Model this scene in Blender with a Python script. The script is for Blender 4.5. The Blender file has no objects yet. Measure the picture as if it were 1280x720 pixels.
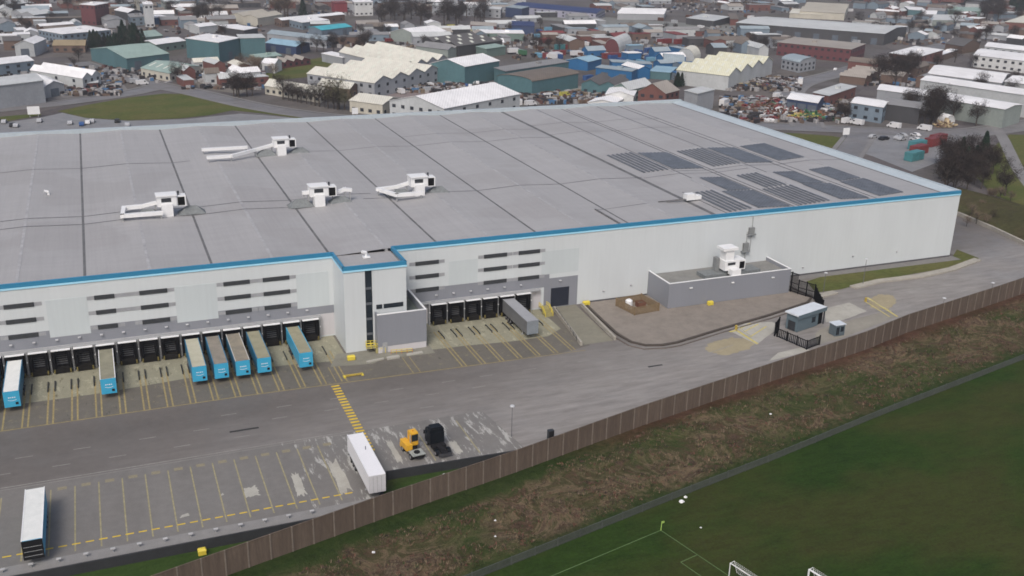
import bpy, bmesh, math, random
from mathutils import Vector, Matrix
random.seed(7)
rad = math.radians
sc = bpy.context.scene
COL = sc.collection
# ---------------------------------------------------------------- camera (surveyed drone position, 82 m up)
FPX = 1269.8
CR = Vector((0.92669252, -0.37516214, 0.02223367))
CU = Vector((0.10992237, 0.32714354, 0.93855963))
CW = Vector((0.35938564, 0.86731221, -0.34440018))
CAM = Vector((0, 0, 82))
cd = bpy.data.cameras.new('camera'); cam = bpy.data.objects.new('camera', cd); COL.objects.link(cam)
cd.sensor_width = 36; cd.lens = FPX / 1280 * 36; cd.clip_start = 1; cd.clip_end = 12000
m = Matrix((CR, CU, -CW)).transposed().to_4x4(); m.translation = CAM
cam.matrix_world = m
sc.camera = cam

def at(x, y, z=0.0):
    """surveyed point: photo pixel (1280x720) -> place in the world at height z"""
    d = CR * ((x - 640) / FPX) - CU * ((y - 360) / FPX) + CW
    t = (z - CAM.z) / d.z
    return CAM + d * t

def px(p):
    q = Vector(p) - CAM
    k = q.dot(CW)
    return 640 + FPX * q.dot(CR) / k, 360 - FPX * q.dot(CU) / k

# ---------------------------------------------------------------- materials
MATS = {}
def _m(name):
    mt = bpy.data.materials.new(name); mt.use_nodes = True
    nt = mt.node_tree; b = nt.nodes['Principled BSDF']
    return mt, nt, b

def noise(nt, scale, detail=4.0, rough=0.6, vec=None, dist=0.0, pos=None):
    n = nt.nodes.new('ShaderNodeTexNoise'); n.inputs['Scale'].default_value = scale
    n.inputs['Detail'].default_value = detail; n.inputs['Roughness'].default_value = rough
    n.inputs['Distortion'].default_value = dist
    if pos is None:
        g = nt.nodes.new('ShaderNodeNewGeometry'); pos = g.outputs['Position']
    if vec:
        mp = nt.nodes.new('ShaderNodeMapping'); mp.inputs['Scale'].default_value = vec
        nt.links.new(pos, mp.inputs['Vector']); pos = mp.outputs['Vector']
    nt.links.new(pos, n.inputs['Vector'])
    return n.outputs['Fac']

def ramp(nt, fac, stops):
    r = nt.nodes.new('ShaderNodeValToRGB'); el = r.color_ramp.elements
    while len(el) < len(stops): el.new(0.5)
    for e, (p, c) in zip(el, stops):
        e.position = p; e.color = (*c, 1) if len(c) == 3 else c
    nt.links.new(fac, r.inputs['Fac']); return r.outputs['Color']

def mix(nt, fac, a, b, mode='MIX'):
    n = nt.nodes.new('ShaderNodeMix'); n.data_type = 'RGBA'; n.blend_type = mode
    for s, v in ((n.inputs[0], fac), (n.inputs[6], a), (n.inputs[7], b)):
        if hasattr(v, 'links'): nt.links.new(v, s)
        elif isinstance(v, (int, float)): s.default_value = v
        else: s.default_value = (*v, 1)
    return n.outputs[2]

def bump(nt, b, h, strength=0.3, dist=0.1):
    n = nt.nodes.new('ShaderNodeBump'); n.inputs['Strength'].default_value = strength
    n.inputs['Distance'].default_value = dist
    nt.links.new(h, n.inputs['Height']); nt.links.new(n.outputs['Normal'], b.inputs['Normal'])

def mul(c, k): return tuple(min(1, x * k) for x in c)

def plain(name, col, rough=0.7, var=0.18, scale=0.6, metal=0.0, streak=None, spec=0.3):
    """paint / metal / brick with soft patchy wear in world space"""
    if name in MATS: return MATS[name]
    mt, nt, b = _m(name)
    f = noise(nt, scale, 5, 0.65, streak)
    c = ramp(nt, f, [(0.3, mul(col, 1 - var)), (0.7, mul(col, 1 + var))])
    f2 = noise(nt, scale * 7, 3, 0.6)
    c = mix(nt, 0.35, c, ramp(nt, f2, [(0.3, mul(col, 1 - var * 1.4)), (0.7, mul(col, 1 + var))]))
    nt.links.new(c, b.inputs['Base Color'])
    b.inputs['Roughness'].default_value = rough; b.inputs['Metallic'].default_value = metal
    b.inputs['Specular IOR Level'].default_value = spec
    MATS[name] = mt; return mt

def roofmat(name, col, ribs=1.2, ang=0.0, dirt=0.35, col2=None):
    """profiled roof sheeting: faint ribs, patches and rain streaks"""
    if name in MATS: return MATS[name]
    mt, nt, b = _m(name)
    f = noise(nt, 0.05, 6, 0.7)
    c = ramp(nt, f, [(0.3, mul(col, 1 - dirt)), (0.62, col), (0.8, mul(col, 1.12))])
    f2 = noise(nt, 0.5, 4, 0.65, (1, 0.15, 1))
    c = mix(nt, 0.4, c, ramp(nt, f2, [(0.3, mul(col2 or col, 0.72)), (0.65, mul(col, 1.08))]))
    g = nt.nodes.new('ShaderNodeNewGeometry')
    w = nt.nodes.new('ShaderNodeTexWave'); w.inputs['Scale'].default_value = ribs * 0.3; w.inputs['Distortion'].default_value = 0.4
    mp = nt.nodes.new('ShaderNodeMapping'); mp.inputs['Rotation'].default_value = (0, 0, ang)
    nt.links.new(g.outputs['Position'], mp.inputs[0]); nt.links.new(mp.outputs[0], w.inputs[0])
    c = mix(nt, 0.22, c, ramp(nt, w.outputs['Fac'], [(0.35, mul(col, 0.7)), (0.6, mul(col, 1.1))]))
    nt.links.new(c, b.inputs['Base Color']); b.inputs['Roughness'].default_value = 0.75
    b.inputs['Specular IOR Level'].default_value = 0.25
    MATS[name] = mt; return mt

# ---------------------------------------------------------------- mesh helpers
class MB:
    def __init__(s): s.v = []; s.f = []
    def quad(s, *p):
        n = len(s.v); s.v += [tuple(q) for q in p]; s.f.append(tuple(range(n, n + len(p)))); return s
    def prism(s, poly, z0, z1, cap=True):
        """poly: xy ring (ccw or cw), extruded z0..z1"""
        n = len(poly); k = len(s.v)
        a = sum(poly[i][0] * poly[(i + 1) % n][1] - poly[(i + 1) % n][0] * poly[i][1] for i in range(n))
        if a < 0: poly = poly[::-1]
        s.v += [(p[0], p[1], z0) for p in poly] + [(p[0], p[1], z1) for p in poly]
        for i in range(n):
            j = (i + 1) % n; s.f.append((k + i, k + j, k + n + j, k + n + i))
        s.f.append(tuple(range(k + n, k + 2 * n)))
        if cap: s.f.append(tuple(reversed(range(k, k + n))))
        return s
    def box(s, x0, x1, y0, y1, z0, z1):
        return s.prism([(x0, y0), (x1, y0), (x1, y1), (x0, y1)], z0, z1)
    def rbox(s, c, ax, L, W, z0, z1, off=(0, 0)):
        """box centred c (xy), length L along angle ax, width W"""
        u = Vector((math.cos(ax), math.sin(ax))); v = Vector((-u.y, u.x))
        c = Vector(c[:2]) + u * off[0] + v * off[1]
        P = [c + u * a * L / 2 + v * b * W / 2 for a, b in ((-1, -1), (1, -1), (1, 1), (-1, 1))]
        return s.prism([tuple(p) for p in P], z0, z1)
    def tube(s, a, b, r, n=8, r2=None):
        a = Vector(a); b = Vector(b); d = (b - a).normalized(); r2 = r if r2 is None else r2
        u = d.orthogonal().normalized(); w = d.cross(u); k = len(s.v)
        for P, R_ in ((a, r), (b, r2)):
            for i in range(n):
                t = 2 * math.pi * i / n; s.v.append(tuple(P + (u * math.cos(t) + w * math.sin(t)) * R_))
        for i in range(n):
            j = (i + 1) % n; s.f.append((k + i, k + j, k + n + j, k + n + i))
        s.f.append(tuple(reversed(range(k, k + n)))); s.f.append(tuple(range(k + n, k + 2 * n))); return s
    def beam(s, a, b, w, h):
        """rectangular bar from a to b; w horizontal, h across"""
        a = Vector(a); b = Vector(b); d = (b - a).normalized()
        up = Vector((0, 0, 1)) if abs(d.z) < 0.95 else Vector((0, 1, 0))
        u = d.cross(up).normalized(); v = u.cross(d); k = len(s.v)
        for P in (a, b):
            for x, y in ((-1, -1), (1, -1), (1, 1), (-1, 1)): s.v.append(tuple(P + u * x * w / 2 + v * y * h / 2))
        s.f += [(k, k + 1, k + 5, k + 4), (k + 1, k + 2, k + 6, k + 5), (k + 2, k + 3, k + 7, k + 6), (k + 3, k, k + 4, k + 7), (k + 3, k + 2, k + 1, k), (k + 4, k + 5, k + 6, k + 7)]
        return s
    def build(s, name, mat, parent=None, org=(0, 0, 0), smooth=False, bevel=0):
        me = bpy.data.meshes.new(name)
        o = Vector(org)
        me.from_pydata([tuple(Vector(p) - o) for p in s.v], [], s.f); me.update()
        if smooth:
            for p in me.polygons: p.use_smooth = True
        me.materials.append(mat)
        ob = bpy.data.objects.new(name, me); COL.objects.link(ob)
        if parent: ob.parent = parent
        else: ob.location = o
        if bevel:
            md = ob.modifiers.new('bevel', 'BEVEL'); md.width = bevel; md.segments = 2; md.limit_method = 'ANGLE'
        return ob

def tag(o, label=None, cat=None, group=None, kind=None):
    if label: o['label'] = label
    if cat: o['category'] = cat
    if group: o['group'] = group
    if kind: o['kind'] = kind
    return o
def thing(name, loc, label, cat, group=None, rz=0.0):
    o = bpy.data.objects.new(name, None); COL.objects.link(o); o.location = loc; o.rotation_euler = (0, 0, rz)
    o.empty_display_size = 0.5
    return tag(o, label, cat, group)
KIDS = {}
def kids(o):
    return [c for c in COL.objects if c.parent == o]
def dup(root, loc, rz=0.0, label=None, group=None, scale=None):
    """copy a thing, its parts and their sub-parts"""
    if root.name not in KIDS:
        KIDS[root.name] = [(c, kids(c)) for c in kids(root)]
    r = root.copy(); COL.objects.link(r); r.location = loc; r.rotation_euler = (0, 0, rz)
    if label: r['label'] = label
    if group: r['group'] = group
    if scale: r.scale = scale
    for c, gs in KIDS[root.name]:
        d = c.copy(); COL.objects.link(d); d.parent = r
        for g in gs:
            e = g.copy(); COL.objects.link(e); e.parent = d
    return r

def sheet(name, pts, z, mat, kind='structure', thick=0.0):
    P = [(p[0], p[1]) for p in pts]
    mb = MB()
    if thick: mb.prism(P, z - thick, z)
    else:
        a = sum(P[i][0] * P[(i + 1) % len(P)][1] - P[(i + 1) % len(P)][0] * P[i][1] for i in range(len(P)))
        if a < 0: P = P[::-1]
        mb.quad(*[(p[0], p[1], z) for p in P])
    return tag(mb.build(name, mat), kind=kind)

def blob(pts, n=3, amp=0.12, seed=0):
    """roughen the outline of a worn patch"""
    r = random.Random(seed); P = [Vector(p[:2]) for p in pts]
    c = sum(P, Vector((0, 0))) / len(P); out = []
    for i in range(len(P)):
        a, b = P[i], P[(i + 1) % len(P)]
        for k in range(n):
            q = a.lerp(b, k / n); d = (q - c)
            out.append(q - d * r.uniform(0, amp))
    return out

# ---------------------------------------------------------------- world light
world = bpy.data.worlds.new('World'); sc.world = world; world.use_nodes = True
wn = world.node_tree; bg = wn.nodes['Background']
sky = wn.nodes.new('ShaderNodeTexSky'); sky.sky_type = 'NISHITA'; sky.sun_disc = False
SUN_EL, SUN_AZ = rad(48), rad(215)      # overcast: high weak sun, slightly behind the camera to the left
sky.sun_elevation = SUN_EL; sky.sun_rotation = SUN_AZ; sky.altitude = 100; sky.air_density = 1.0; sky.dust_density = 6.0; sky.ozone_density = 1.0
wn.links.new(sky.outputs[0], bg.inputs['Color']); bg.inputs['Strength'].default_value = 0.1
sd = bpy.data.lights.new('sun', 'SUN'); so = bpy.data.objects.new('sun', sd); COL.objects.link(so)
sd.energy = 1.2; sd.angle = rad(18); sd.color = (1.0, 0.985, 0.965)
dirv = Vector((math.sin(SUN_AZ) * math.cos(SUN_EL), math.cos(SUN_AZ) * math.cos(SUN_EL), math.sin(SUN_EL)))
so.rotation_euler = (-dirv).to_track_quat('-Z', 'Y').to_euler(); so.location = dirv * 300
sc.view_settings.view_transform = 'Standard'; sc.view_settings.look = 'None'
sc.view_settings.exposure = 0.42; sc.view_settings.gamma = 1.0; sc.view_settings.use_curve_mapping = False
sc.cycles.pixel_filter_type = 'BLACKMAN_HARRIS'; sc.cycles.filter_width = 1.7
# ================================================================ GROUND
def ground_city():
    mt, nt, b = _m('city_ground')
    f = noise(nt, 0.012, 5, 0.6)
    c = ramp(nt, f, [(0.36, (0.065, 0.054, 0.056)), (0.5, (0.125, 0.115, 0.118)), (0.6, (0.075, 0.07, 0.05)), (0.68, (0.15, 0.125, 0.112))])
    g = nt.nodes.new('ShaderNodeNewGeometry'); v = nt.nodes.new('ShaderNodeTexVoronoi'); v.inputs['Scale'].default_value = 0.05
    nt.links.new(g.outputs['Position'], v.inputs[0])
    bw = nt.nodes.new('ShaderNodeSeparateColor'); nt.links.new(v.outputs['Color'], bw.inputs[0])
    c = mix(nt, 0.5, c, ramp(nt, bw.outputs[0], [(0.0, (0.05, 0.04, 0.04)), (0.35, (0.16, 0.15, 0.153)), (0.6, (0.065, 0.062, 0.045)), (0.8, (0.20, 0.18, 0.165)), (1.0, (0.065, 0.05, 0.052))]))
    f2 = noise(nt, 0.4, 5, 0.7); c = mix(nt, 0.4, c, ramp(nt, f2, [(0.3, (0.03, 0.027, 0.03)), (0.7, (0.14, 0.128, 0.125))]))
    nt.links.new(c, b.inputs['Base Color']); b.inputs['Roughness'].default_value = 0.9; b.inputs['Specular IOR Level'].default_value = 0.15
    return mt
def asphalt(name, base, patch, wet=0.5, rough=0.75, stain=(0.5, 0.5), st=(0.02, 0.12, 1)):
    mt, nt, b = _m(name)
    f = noise(nt, 1.0, 5, 0.6, st)                       # long stripes along the traffic
    c = ramp(nt, f, [(0.3, mul(base, 0.68)), (0.5, base), (0.70, mul(base, 1.35))])
    f1 = noise(nt, 0.06, 6, 0.7, None, 0.6); c = mix(nt, ramp(nt, f1, [(0.45, (0, 0, 0)), (0.66, (0.7, 0.7, 0.7))]), c, patch)
    f2 = noise(nt, 0.7, 6, 0.75); c = mix(nt, 0.5, c, ramp(nt, f2, [(0.25, mul(base, 0.6)), (0.75, mul(base, 1.35))]))
    f3 = noise(nt, 9.0, 2, 0.5); c = mix(nt, 0.3, c, ramp(nt, f3, [(0.3, mul(base, 0.6)), (0.7, mul(base, 1.4))]))
    nt.links.new(c, b.inputs['Base Color'])
    fr = noise(nt, 0.09, 4, 0.6)
    r = nt.nodes.new('ShaderNodeMapRange'); r.inputs[1].default_value = 0.35; r.inputs[2].default_value = 0.65
    r.inputs[3].default_value = rough - wet * 0.5; r.inputs[4].default_value = rough + 0.1
    nt.links.new(fr, r.inputs[0]); nt.links.new(r.outputs[0], b.inputs['Roughness'])
    b.inputs['Specular IOR Level'].default_value = 0.35
    return mt
def grassmat(name, a, bcol, brown, amount=0.55, fine=3.0, patchscale=0.03):
    mt, nt, b = _m(name)
    f = noise(nt, patchscale, 5, 0.65, None, 0.5)
    c = ramp(nt, f, [(0.33, a), (0.52, bcol)])
    f1 = noise(nt, patchscale * 1.3, 4, 0.6, (1.0, 1.6, 1)); c = mix(nt, ramp(nt, f1, [(amount, (0, 0, 0)), (amount + 0.16, (0.85, 0.85, 0.85))]), c, brown)
    f2 = noise(nt, fine, 4, 0.7); c = mix(nt, 0.45, c, ramp(nt, f2, [(0.3, mul(a, 0.55)), (0.7, mul(bcol, 1.6))]))
    f3 = noise(nt, 0.3, 5, 0.7, (1, 3, 1)); c = mix(nt, 0.3, c, ramp(nt, f3, [(0.35, mul(a, 0.6)), (0.65, mul(bcol, 1.4))]))
    nt.links.new(c, b.inputs['Base Color']); b.inputs['Roughness'].default_value = 1.0; b.inputs['Specular IOR Level'].default_value = 0.05
    bump(nt, b, f2, 0.5, 0.15)
    return mt
M_city = ground_city()
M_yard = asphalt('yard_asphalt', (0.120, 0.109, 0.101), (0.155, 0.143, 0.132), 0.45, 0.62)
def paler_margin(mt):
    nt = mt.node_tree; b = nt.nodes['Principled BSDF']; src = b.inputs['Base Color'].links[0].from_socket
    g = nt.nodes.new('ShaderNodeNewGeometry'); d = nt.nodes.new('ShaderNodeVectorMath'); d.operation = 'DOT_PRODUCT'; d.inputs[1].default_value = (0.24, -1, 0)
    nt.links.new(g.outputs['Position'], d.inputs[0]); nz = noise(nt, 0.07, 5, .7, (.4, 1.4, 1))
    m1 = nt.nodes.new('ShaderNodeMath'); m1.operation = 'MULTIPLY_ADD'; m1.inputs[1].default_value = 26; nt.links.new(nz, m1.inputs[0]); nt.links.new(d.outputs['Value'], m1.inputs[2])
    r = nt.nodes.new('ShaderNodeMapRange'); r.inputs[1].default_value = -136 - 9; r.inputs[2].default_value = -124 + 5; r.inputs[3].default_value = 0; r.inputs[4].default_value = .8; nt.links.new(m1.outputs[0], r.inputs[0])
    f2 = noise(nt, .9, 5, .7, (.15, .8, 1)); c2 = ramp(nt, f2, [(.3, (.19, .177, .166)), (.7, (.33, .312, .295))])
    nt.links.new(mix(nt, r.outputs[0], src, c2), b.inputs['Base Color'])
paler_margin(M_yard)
M_bay = asphalt('bay_asphalt', (0.165, 0.157, 0.148), (0.22, 0.213, 0.20), 0.3, 0.7, st=(0.12, 0.02, 1))
M_hatch = asphalt('hatch_asphalt', (0.125, 0.116, 0.10), (0.15, 0.136, 0.10), 0.3, 0.7, st=(0.1, 0.03, 1))
M_apron = asphalt('apron_concrete', (0.25, 0.243, 0.18), (0.32, 0.31, 0.24), 0.2, 0.8, st=(0.15, 0.05, 1))
def bay_wear(mt, lo, hi, thr, col, sc_=(.55, .22, 1)):
    nt = mt.node_tree; b = nt.nodes['Principled BSDF']; src = b.inputs['Base Color'].links[0].from_socket
    g = nt.nodes.new('ShaderNodeNewGeometry'); s = nt.nodes.new('ShaderNodeSeparateXYZ'); nt.links.new(g.outputs['Position'], s.inputs[0])
    r = nt.nodes.new('ShaderNodeMapRange'); r.inputs[1].default_value = lo; r.inputs[2].default_value = hi; r.inputs[3].default_value = -.22; r.inputs[4].default_value = 0.0; nt.links.new(s.outputs[0], r.inputs[0])
    nz = noise(nt, 1.0, 8, .75, sc_, .05); a = nt.nodes.new('ShaderNodeMath'); a.operation = 'ADD'; nt.links.new(nz, a.inputs[0]); nt.links.new(r.outputs[0], a.inputs[1])
    m = ramp(nt, a.outputs[0], [(thr, (0, 0, 0)), (thr + .05, (.9, .9, .9))]); f2 = noise(nt, 3, 5, .7)
    nt.links.new(mix(nt, m, src, ramp(nt, f2, [(.3, mul(col, .75)), (.7, mul(col, 1.15))])), b.inputs['Base Color'])
bay_wear(M_bay, 8, 27, .535, (.42, .415, .39), (.55, .11, 1)); bay_wear(M_bay, -60, -40, .70, (.30, .295, .28), (.9, .9, 1))
bay_wear(M_apron, -60, -40, .54, (.36, .35, .26), (.7, .3, 1)); bay_wear(M_apron, -60, -40, .58, (.12, .112, .07), (1.1, .35, 1)); bay_wear(M_apron, -60, -40, .62, (.27, .23, .09), (.5, .8, 1)); bay_wear(M_hatch, -60, -40, .57, (.20, .18, .12), (.6, .5, 1)); bay_wear(M_hatch, -60, -40, .60, (.075, .07, .06), (.9, .3, 1)); bay_wear(M_yard, -60, -40, .68, (.19, .185, .18), (.25, .6, 1))
M_road = asphalt('road_asphalt', (0.16, 0.155, 0.158), (0.22, 0.215, 0.215), 0.3, 0.6)
M_conc = asphalt('worn_concrete', (0.36, 0.35, 0.31), (0.46, 0.45, 0.42), 0.1, 0.85, st=(0.2, 0.2, 1))
M_sand = asphalt('sandy_patch', (0.30, 0.26, 0.17), (0.34, 0.30, 0.21), 0.1, 0.85, st=(0.2, 0.2, 1))
M_gravel = asphalt('brown_gravel', (0.215, 0.19, 0.165), (0.245, 0.22, 0.195), 0.0, 0.9, st=(0.3, 0.3, 1))
M_pitch = grassmat('pitch_grass', (0.011, 0.030, 0.006), (0.024, 0.046, 0.009), (0.072, 0.050, 0.023), 0.43, 2.5, 0.022)
M_field = grassmat('rough_grass', (0.018, 0.045, 0.010), (0.035, 0.06, 0.015), (0.07, 0.055, 0.03), 0.55, 2.0, 0.05)
M_verge = grassmat('verge_grass', (0.035, 0.075, 0.018), (0.075, 0.10, 0.025), (0.11, 0.09, 0.045), 0.58, 2.0, 0.06)
M_lawn = grassmat('lawn_grass', (0.045, 0.072, 0.02), (0.085, 0.095, 0.03), (0.14, 0.11, 0.05), 0.42, .8, 0.035)

def scrubmat():
    mt, nt, b = _m('scrub_ground')
    f = noise(nt, 0.11, 7, 0.72, None, 1.2)
    c = ramp(nt, f, [(0.30, (0.045, 0.034, 0.026)), (0.41, (0.125, 0.075, 0.052)), (0.47, (0.045, 0.06, 0.018)), (0.54, (0.23, 0.17, 0.105)), (0.60, (0.075, 0.045, 0.034)), (0.70, (0.33, 0.27, 0.18))])
    f2 = noise(nt, 0.8, 8, 0.8); c = mix(nt, 0.4, c, ramp(nt, f2, [(0.28, (0.02, 0.017, 0.011)), (0.5, (0.085, 0.064, 0.043)), (0.72, (0.22, 0.17, 0.115))]))
    f3 = noise(nt, 0.05, 5, 0.6, (1, 1.4, 1)); c = mix(nt, ramp(nt, f3, [(0.46, (0, 0, 0)), (0.58, (0.65, 0.65, 0.65))]), c, (0.032, 0.062, 0.014))
    # redder soil close to the timber fence
    g = nt.nodes.new('ShaderNodeNewGeometry'); d = nt.nodes.new('ShaderNodeVectorMath'); d.operation = 'DOT_PRODUCT'; d.inputs[1].default_value = (-0.235, 1, 0)
    nt.links.new(g.outputs['Position'], d.inputs[0]); nz = noise(nt, .2, 5, .7)
    m1 = nt.nodes.new('ShaderNodeMath'); m1.operation = 'MULTIPLY_ADD'; m1.inputs[1].default_value = 7; nt.links.new(nz, m1.inputs[0]); nt.links.new(d.outputs['Value'], m1.inputs[2])
    r = nt.nodes.new('ShaderNodeMapRange'); r.inputs[1].default_value = 117.5; r.inputs[2].default_value = 121; r.inputs[3].default_value = 0; r.inputs[4].default_value = .75; nt.links.new(m1.outputs[0], r.inputs[0])
    c = mix(nt, r.outputs[0], c, ramp(nt, f2, [(.3, (.04, .018, .013)), (.7, (.125, .060, .044))]))
    gcol = ramp(nt, f2, [(.3, (.014, .028, .008)), (.5, (.028, .052, .013)), (.72, (.055, .08, .024))])
    m2 = nt.nodes.new('ShaderNodeMath'); m2.operation = 'MULTIPLY_ADD'; m2.inputs[1].default_value = 6; nt.links.new(nz, m2.inputs[0]); nt.links.new(d.outputs['Value'], m2.inputs[2])
    r2 = nt.nodes.new('ShaderNodeMapRange'); r2.inputs[1].default_value = 101.5; r2.inputs[2].default_value = 104.5; r2.inputs[3].default_value = .9; r2.inputs[4].default_value = 0; nt.links.new(m2.outputs[0], r2.inputs[0])
    c = mix(nt, r2.outputs[0], c, gcol)
    sx = nt.nodes.new('ShaderNodeSeparateXYZ'); nt.links.new(g.outputs['Position'], sx.inputs[0])
    r3 = nt.nodes.new('ShaderNodeMapRange'); r3.inputs[1].default_value = 62; r3.inputs[2].default_value = 84; r3.inputs[3].default_value = 1; r3.inputs[4].default_value = 0; nt.links.new(sx.outputs[0], r3.inputs[0])
    r4 = nt.nodes.new('ShaderNodeMapRange'); r4.inputs[1].default_value = 115.0; r4.inputs[2].default_value = 117.5; r4.inputs[3].default_value = 0; r4.inputs[4].default_value = .9; nt.links.new(m2.outputs[0], r4.inputs[0])
    mm = nt.nodes.new('ShaderNodeMath'); mm.operation = 'MULTIPLY'; nt.links.new(r3.outputs[0], mm.inputs[0]); nt.links.new(r4.outputs[0], mm.inputs[1])
    c = mix(nt, mm.outputs[0], c, gcol)
    nt.links.new(c, b.inputs['Base Color']); b.inputs['Roughness'].default_value = 1.0; b.inputs['Specular IOR Level'].default_value = 0.03
    bump(nt, b, f2, 1.0, 0.6)
    return mt
M_scrub = scrubmat()

ZF = -1.5                                   # level of the playing field, below the yard
FENCE = [(-62, 100.5), (-22, 110.8), (-0.5, 116.6), (13.2, 120.3), (33.1, 125.5), (44.7, 128.3), (54.9, 130.7), (82.2, 138.0), (114.2, 145.5), (143.8, 152.2), (158.0, 156.6), (191.4, 164.1), (206, 167.6), (240, 176), (300, 193)]
EDGE = [(-900, 126.6), (-62, 126.6), (31.7, 126.6), (35.6, 135.8), (60, 135.0), (82, 138.9), (114, 146.4), (143.6, 153.1), (157.8, 157.5), (191.2, 165.0), (206, 168.4), (240, 176.9), (300, 193.9), (900, 420)]
mb = MB()
for (x0, y0), (x1, y1) in zip(EDGE, EDGE[1:]):
    mb.quad((x0, y0, -0.06), (x1, y1, -0.06), (x1, 9000, -0.06), (x0, 9000, -0.06))
    mb.quad((x0, -900, ZF - .06), (x1, -900, ZF - .06), (x1, y1, ZF - .06), (x0, y0, ZF - .06))
    mb.quad((x0, y0, ZF - .06), (x1, y1, ZF - .06), (x1, y1, -0.06), (x0, y0, -0.06))
tag(mb.build('ground', M_city), kind='structure')
# playing field, scrub and grass strip
LOWF = [(-60, 83), (20, 102.3), (45.8, 108.3), (75.0, 115.1), (95.9, 119.7), (125.1, 126.8), (171.0, 137.0), (210, 146), (300, 168)]
sheet('pitch', [(-60, -100), (300, -100), (300, 168)] + LOWF[::-1][1:], ZF + 0.02, M_pitch)
from mathutils import noise as mnoise
def polyY(P, x):
    for (a, b_), (c, d) in zip(P, P[1:]):
        if a <= x <= c: return b_ + (d - b_) * (x - a) / (c - a)
    return P[0][1] if x < P[0][0] else P[-1][1]
def scrub_h(x, y):
    lo, hi = polyY(LOWF, x), polyY(FENCE, x); v = (y - lo) / max(hi - lo, .1)
    n_ = mnoise.fractal(Vector((x * .16, y * .22, 0)), .9, 2.1, 5) + .35; e = max(0, min(1, v * 5, (1 - v) * 7))
    return ZF + e * max(0, n_) * .75
def scrub_mesh():
    mb = MB(); xs_ = [-60 + .9 * i for i in range(401)]; rows = 22; idx = []
    for x in xs_:
        lo, hi = polyY(LOWF, x), polyY(FENCE, x); idx.append([len(mb.v) + k for k in range(rows + 1)])
        for k in range(rows + 1): y = lo + (hi - lo) * k / rows; mb.v.append((x, y, scrub_h(x, y)))
    for a, b_ in zip(idx, idx[1:]):
        for k in range(rows): mb.f.append((a[k], b_[k], b_[k + 1], a[k + 1]))
    return tag(mb.build('scrub', M_scrub, smooth=True), kind='structure')
scrub_mesh()
sheet('grass_strip', [(-900, 126.55), (31.6, 126.55), (35.5, 135.7), (60, 134.9), (81, 138.5), (82.2, 138.1), (54.9, 130.8), (33.1, 125.6), (13.2, 120.4), (-22, 110.9), (-62, 100.6), (-900, 60)], ZF + 0.01, M_field)
# grassy bands inside the scrub: below the timber fence and along the low fence
def offset(poly, d): return [(x + 0.25 * d, y - d) for x, y in poly]
if 0: sheet('grass', blob([(-30, 107.5), (13, 119), (33, 124.3), (55, 129.3), (62, 128.5), (50, 123.8), (30, 118.3), (6, 112.5), (-25, 104)], 5, 0.08, 3), ZF + 0.012, M_field)
if 0: sheet('grass', [(x, y + .1) for x, y in LOWF] + [(x - 0.5, y + 2.3 + 0.9 * math.sin(x)) for x, y in LOWF[::-1]], ZF + 0.012, M_field)
M_red = plain('red_soil', (0.085, 0.038, 0.026), 1, 0.35, 0.8)
# ---- yard surfaces
yard_poly = [(-400, 126.6), (31.7, 126.6), (35.6, 135.8), (60, 135.0), (82, 138.9), (114, 146.4), (143.6, 153.1), (157.8, 157.5), (191.2, 165.0), (206, 168.4), (212, 170), (236, 191), (240, 207), (239, 226), (232, 300), (206.5, 300), (206.5, 190.5), (96.5, 190.5), (96.5, 200), (-400, 200)]
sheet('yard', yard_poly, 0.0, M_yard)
sheet('yard_bays', [(-400, 126.62), (31.68, 126.62), (35.5, 135.8), (59, 135.05), (57, 150), (-400, 150)], 0.004, M_bay)
sheet('yard_apron_markings_area', [(-400, 169.8), (20, 169.8), (44, 168.8), (70, 168.4), (80, 168.2), (88, 170), (88, 200), (-400, 200)], 0.004, M_hatch)
sheet('dock_apron', blob([(-90, 179.5), (-17, 179.4), (-5, 179.3), (9.8, 180.6), (28, 180.5), (40, 179.0), (40, 200), (-90, 200)], 6, 0.004, 1), 0.008, M_apron)
sheet('dock_apron', blob([(56.5, 178.3), (64, 178.0), (73.4, 177.0), (82, 177.0), (86, 180), (86.2, 200), (56.5, 200)], 5, 0.02, 2), 0.008, M_apron)
sheet('ramp_surface', [(89.8, 200), (86.8, 170.6), (93.6, 170.6), (95.6, 200)], 0.012, asphalt('ramp_concrete', (0.20, 0.19, 0.15), (0.24, 0.23, 0.18), .1, .8))
# pavement island of concrete in front of the stair tower
sheet('pavement', [(36, 176.9), (44, 175.6), (46, 177), (57, 176.6), (57, 182), (38.5, 182.4)], 0.02, asphalt('pavement_slab', (0.20, 0.195, 0.16), (0.32, 0.31, 0.27), 0, .85, st=(.4, .4, 1)))
# worn pale patches in the trailer bays (x0,x1,y0,y1)
k = 0
for x0, x1, y0, y1 in [(13.9, 16.4, 135.0, 138.6), (10.6, 11.3, 137, 138), (21.2, 23.0, 132.6, 140.6), (27.4, 29.6, 131, 142.8), (37.9, 39.2, 136.5, 146), (47.6, 49.2, 136.6, 142), (4.5, 6, 133, 134.2)]:
    k += 1
    sheet('worn_concrete', blob([(x0, y0), (x1, y0 + .3), (x1 - .1, y1), (x0 + .2, y1 - .5)], 9, 0.34, k), 0.008 + 0.0004 * (k % 4), M_conc)
for i, P in enumerate([[(877, 438), (905, 446), (940, 437), (948, 424), (915, 421), (885, 428)]]):
    sheet('worn_ground', blob([at(*p) for p in P], 10, 0.16, i), 0.01, M_sand)
sheet('worn_ground', blob([at(*p) for p in [(1087, 385), (1110, 388), (1122, 379), (1118, 369), (1098, 367), (1084, 374)]], 10, 0.16, 7), 0.01, M_sand)
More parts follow.
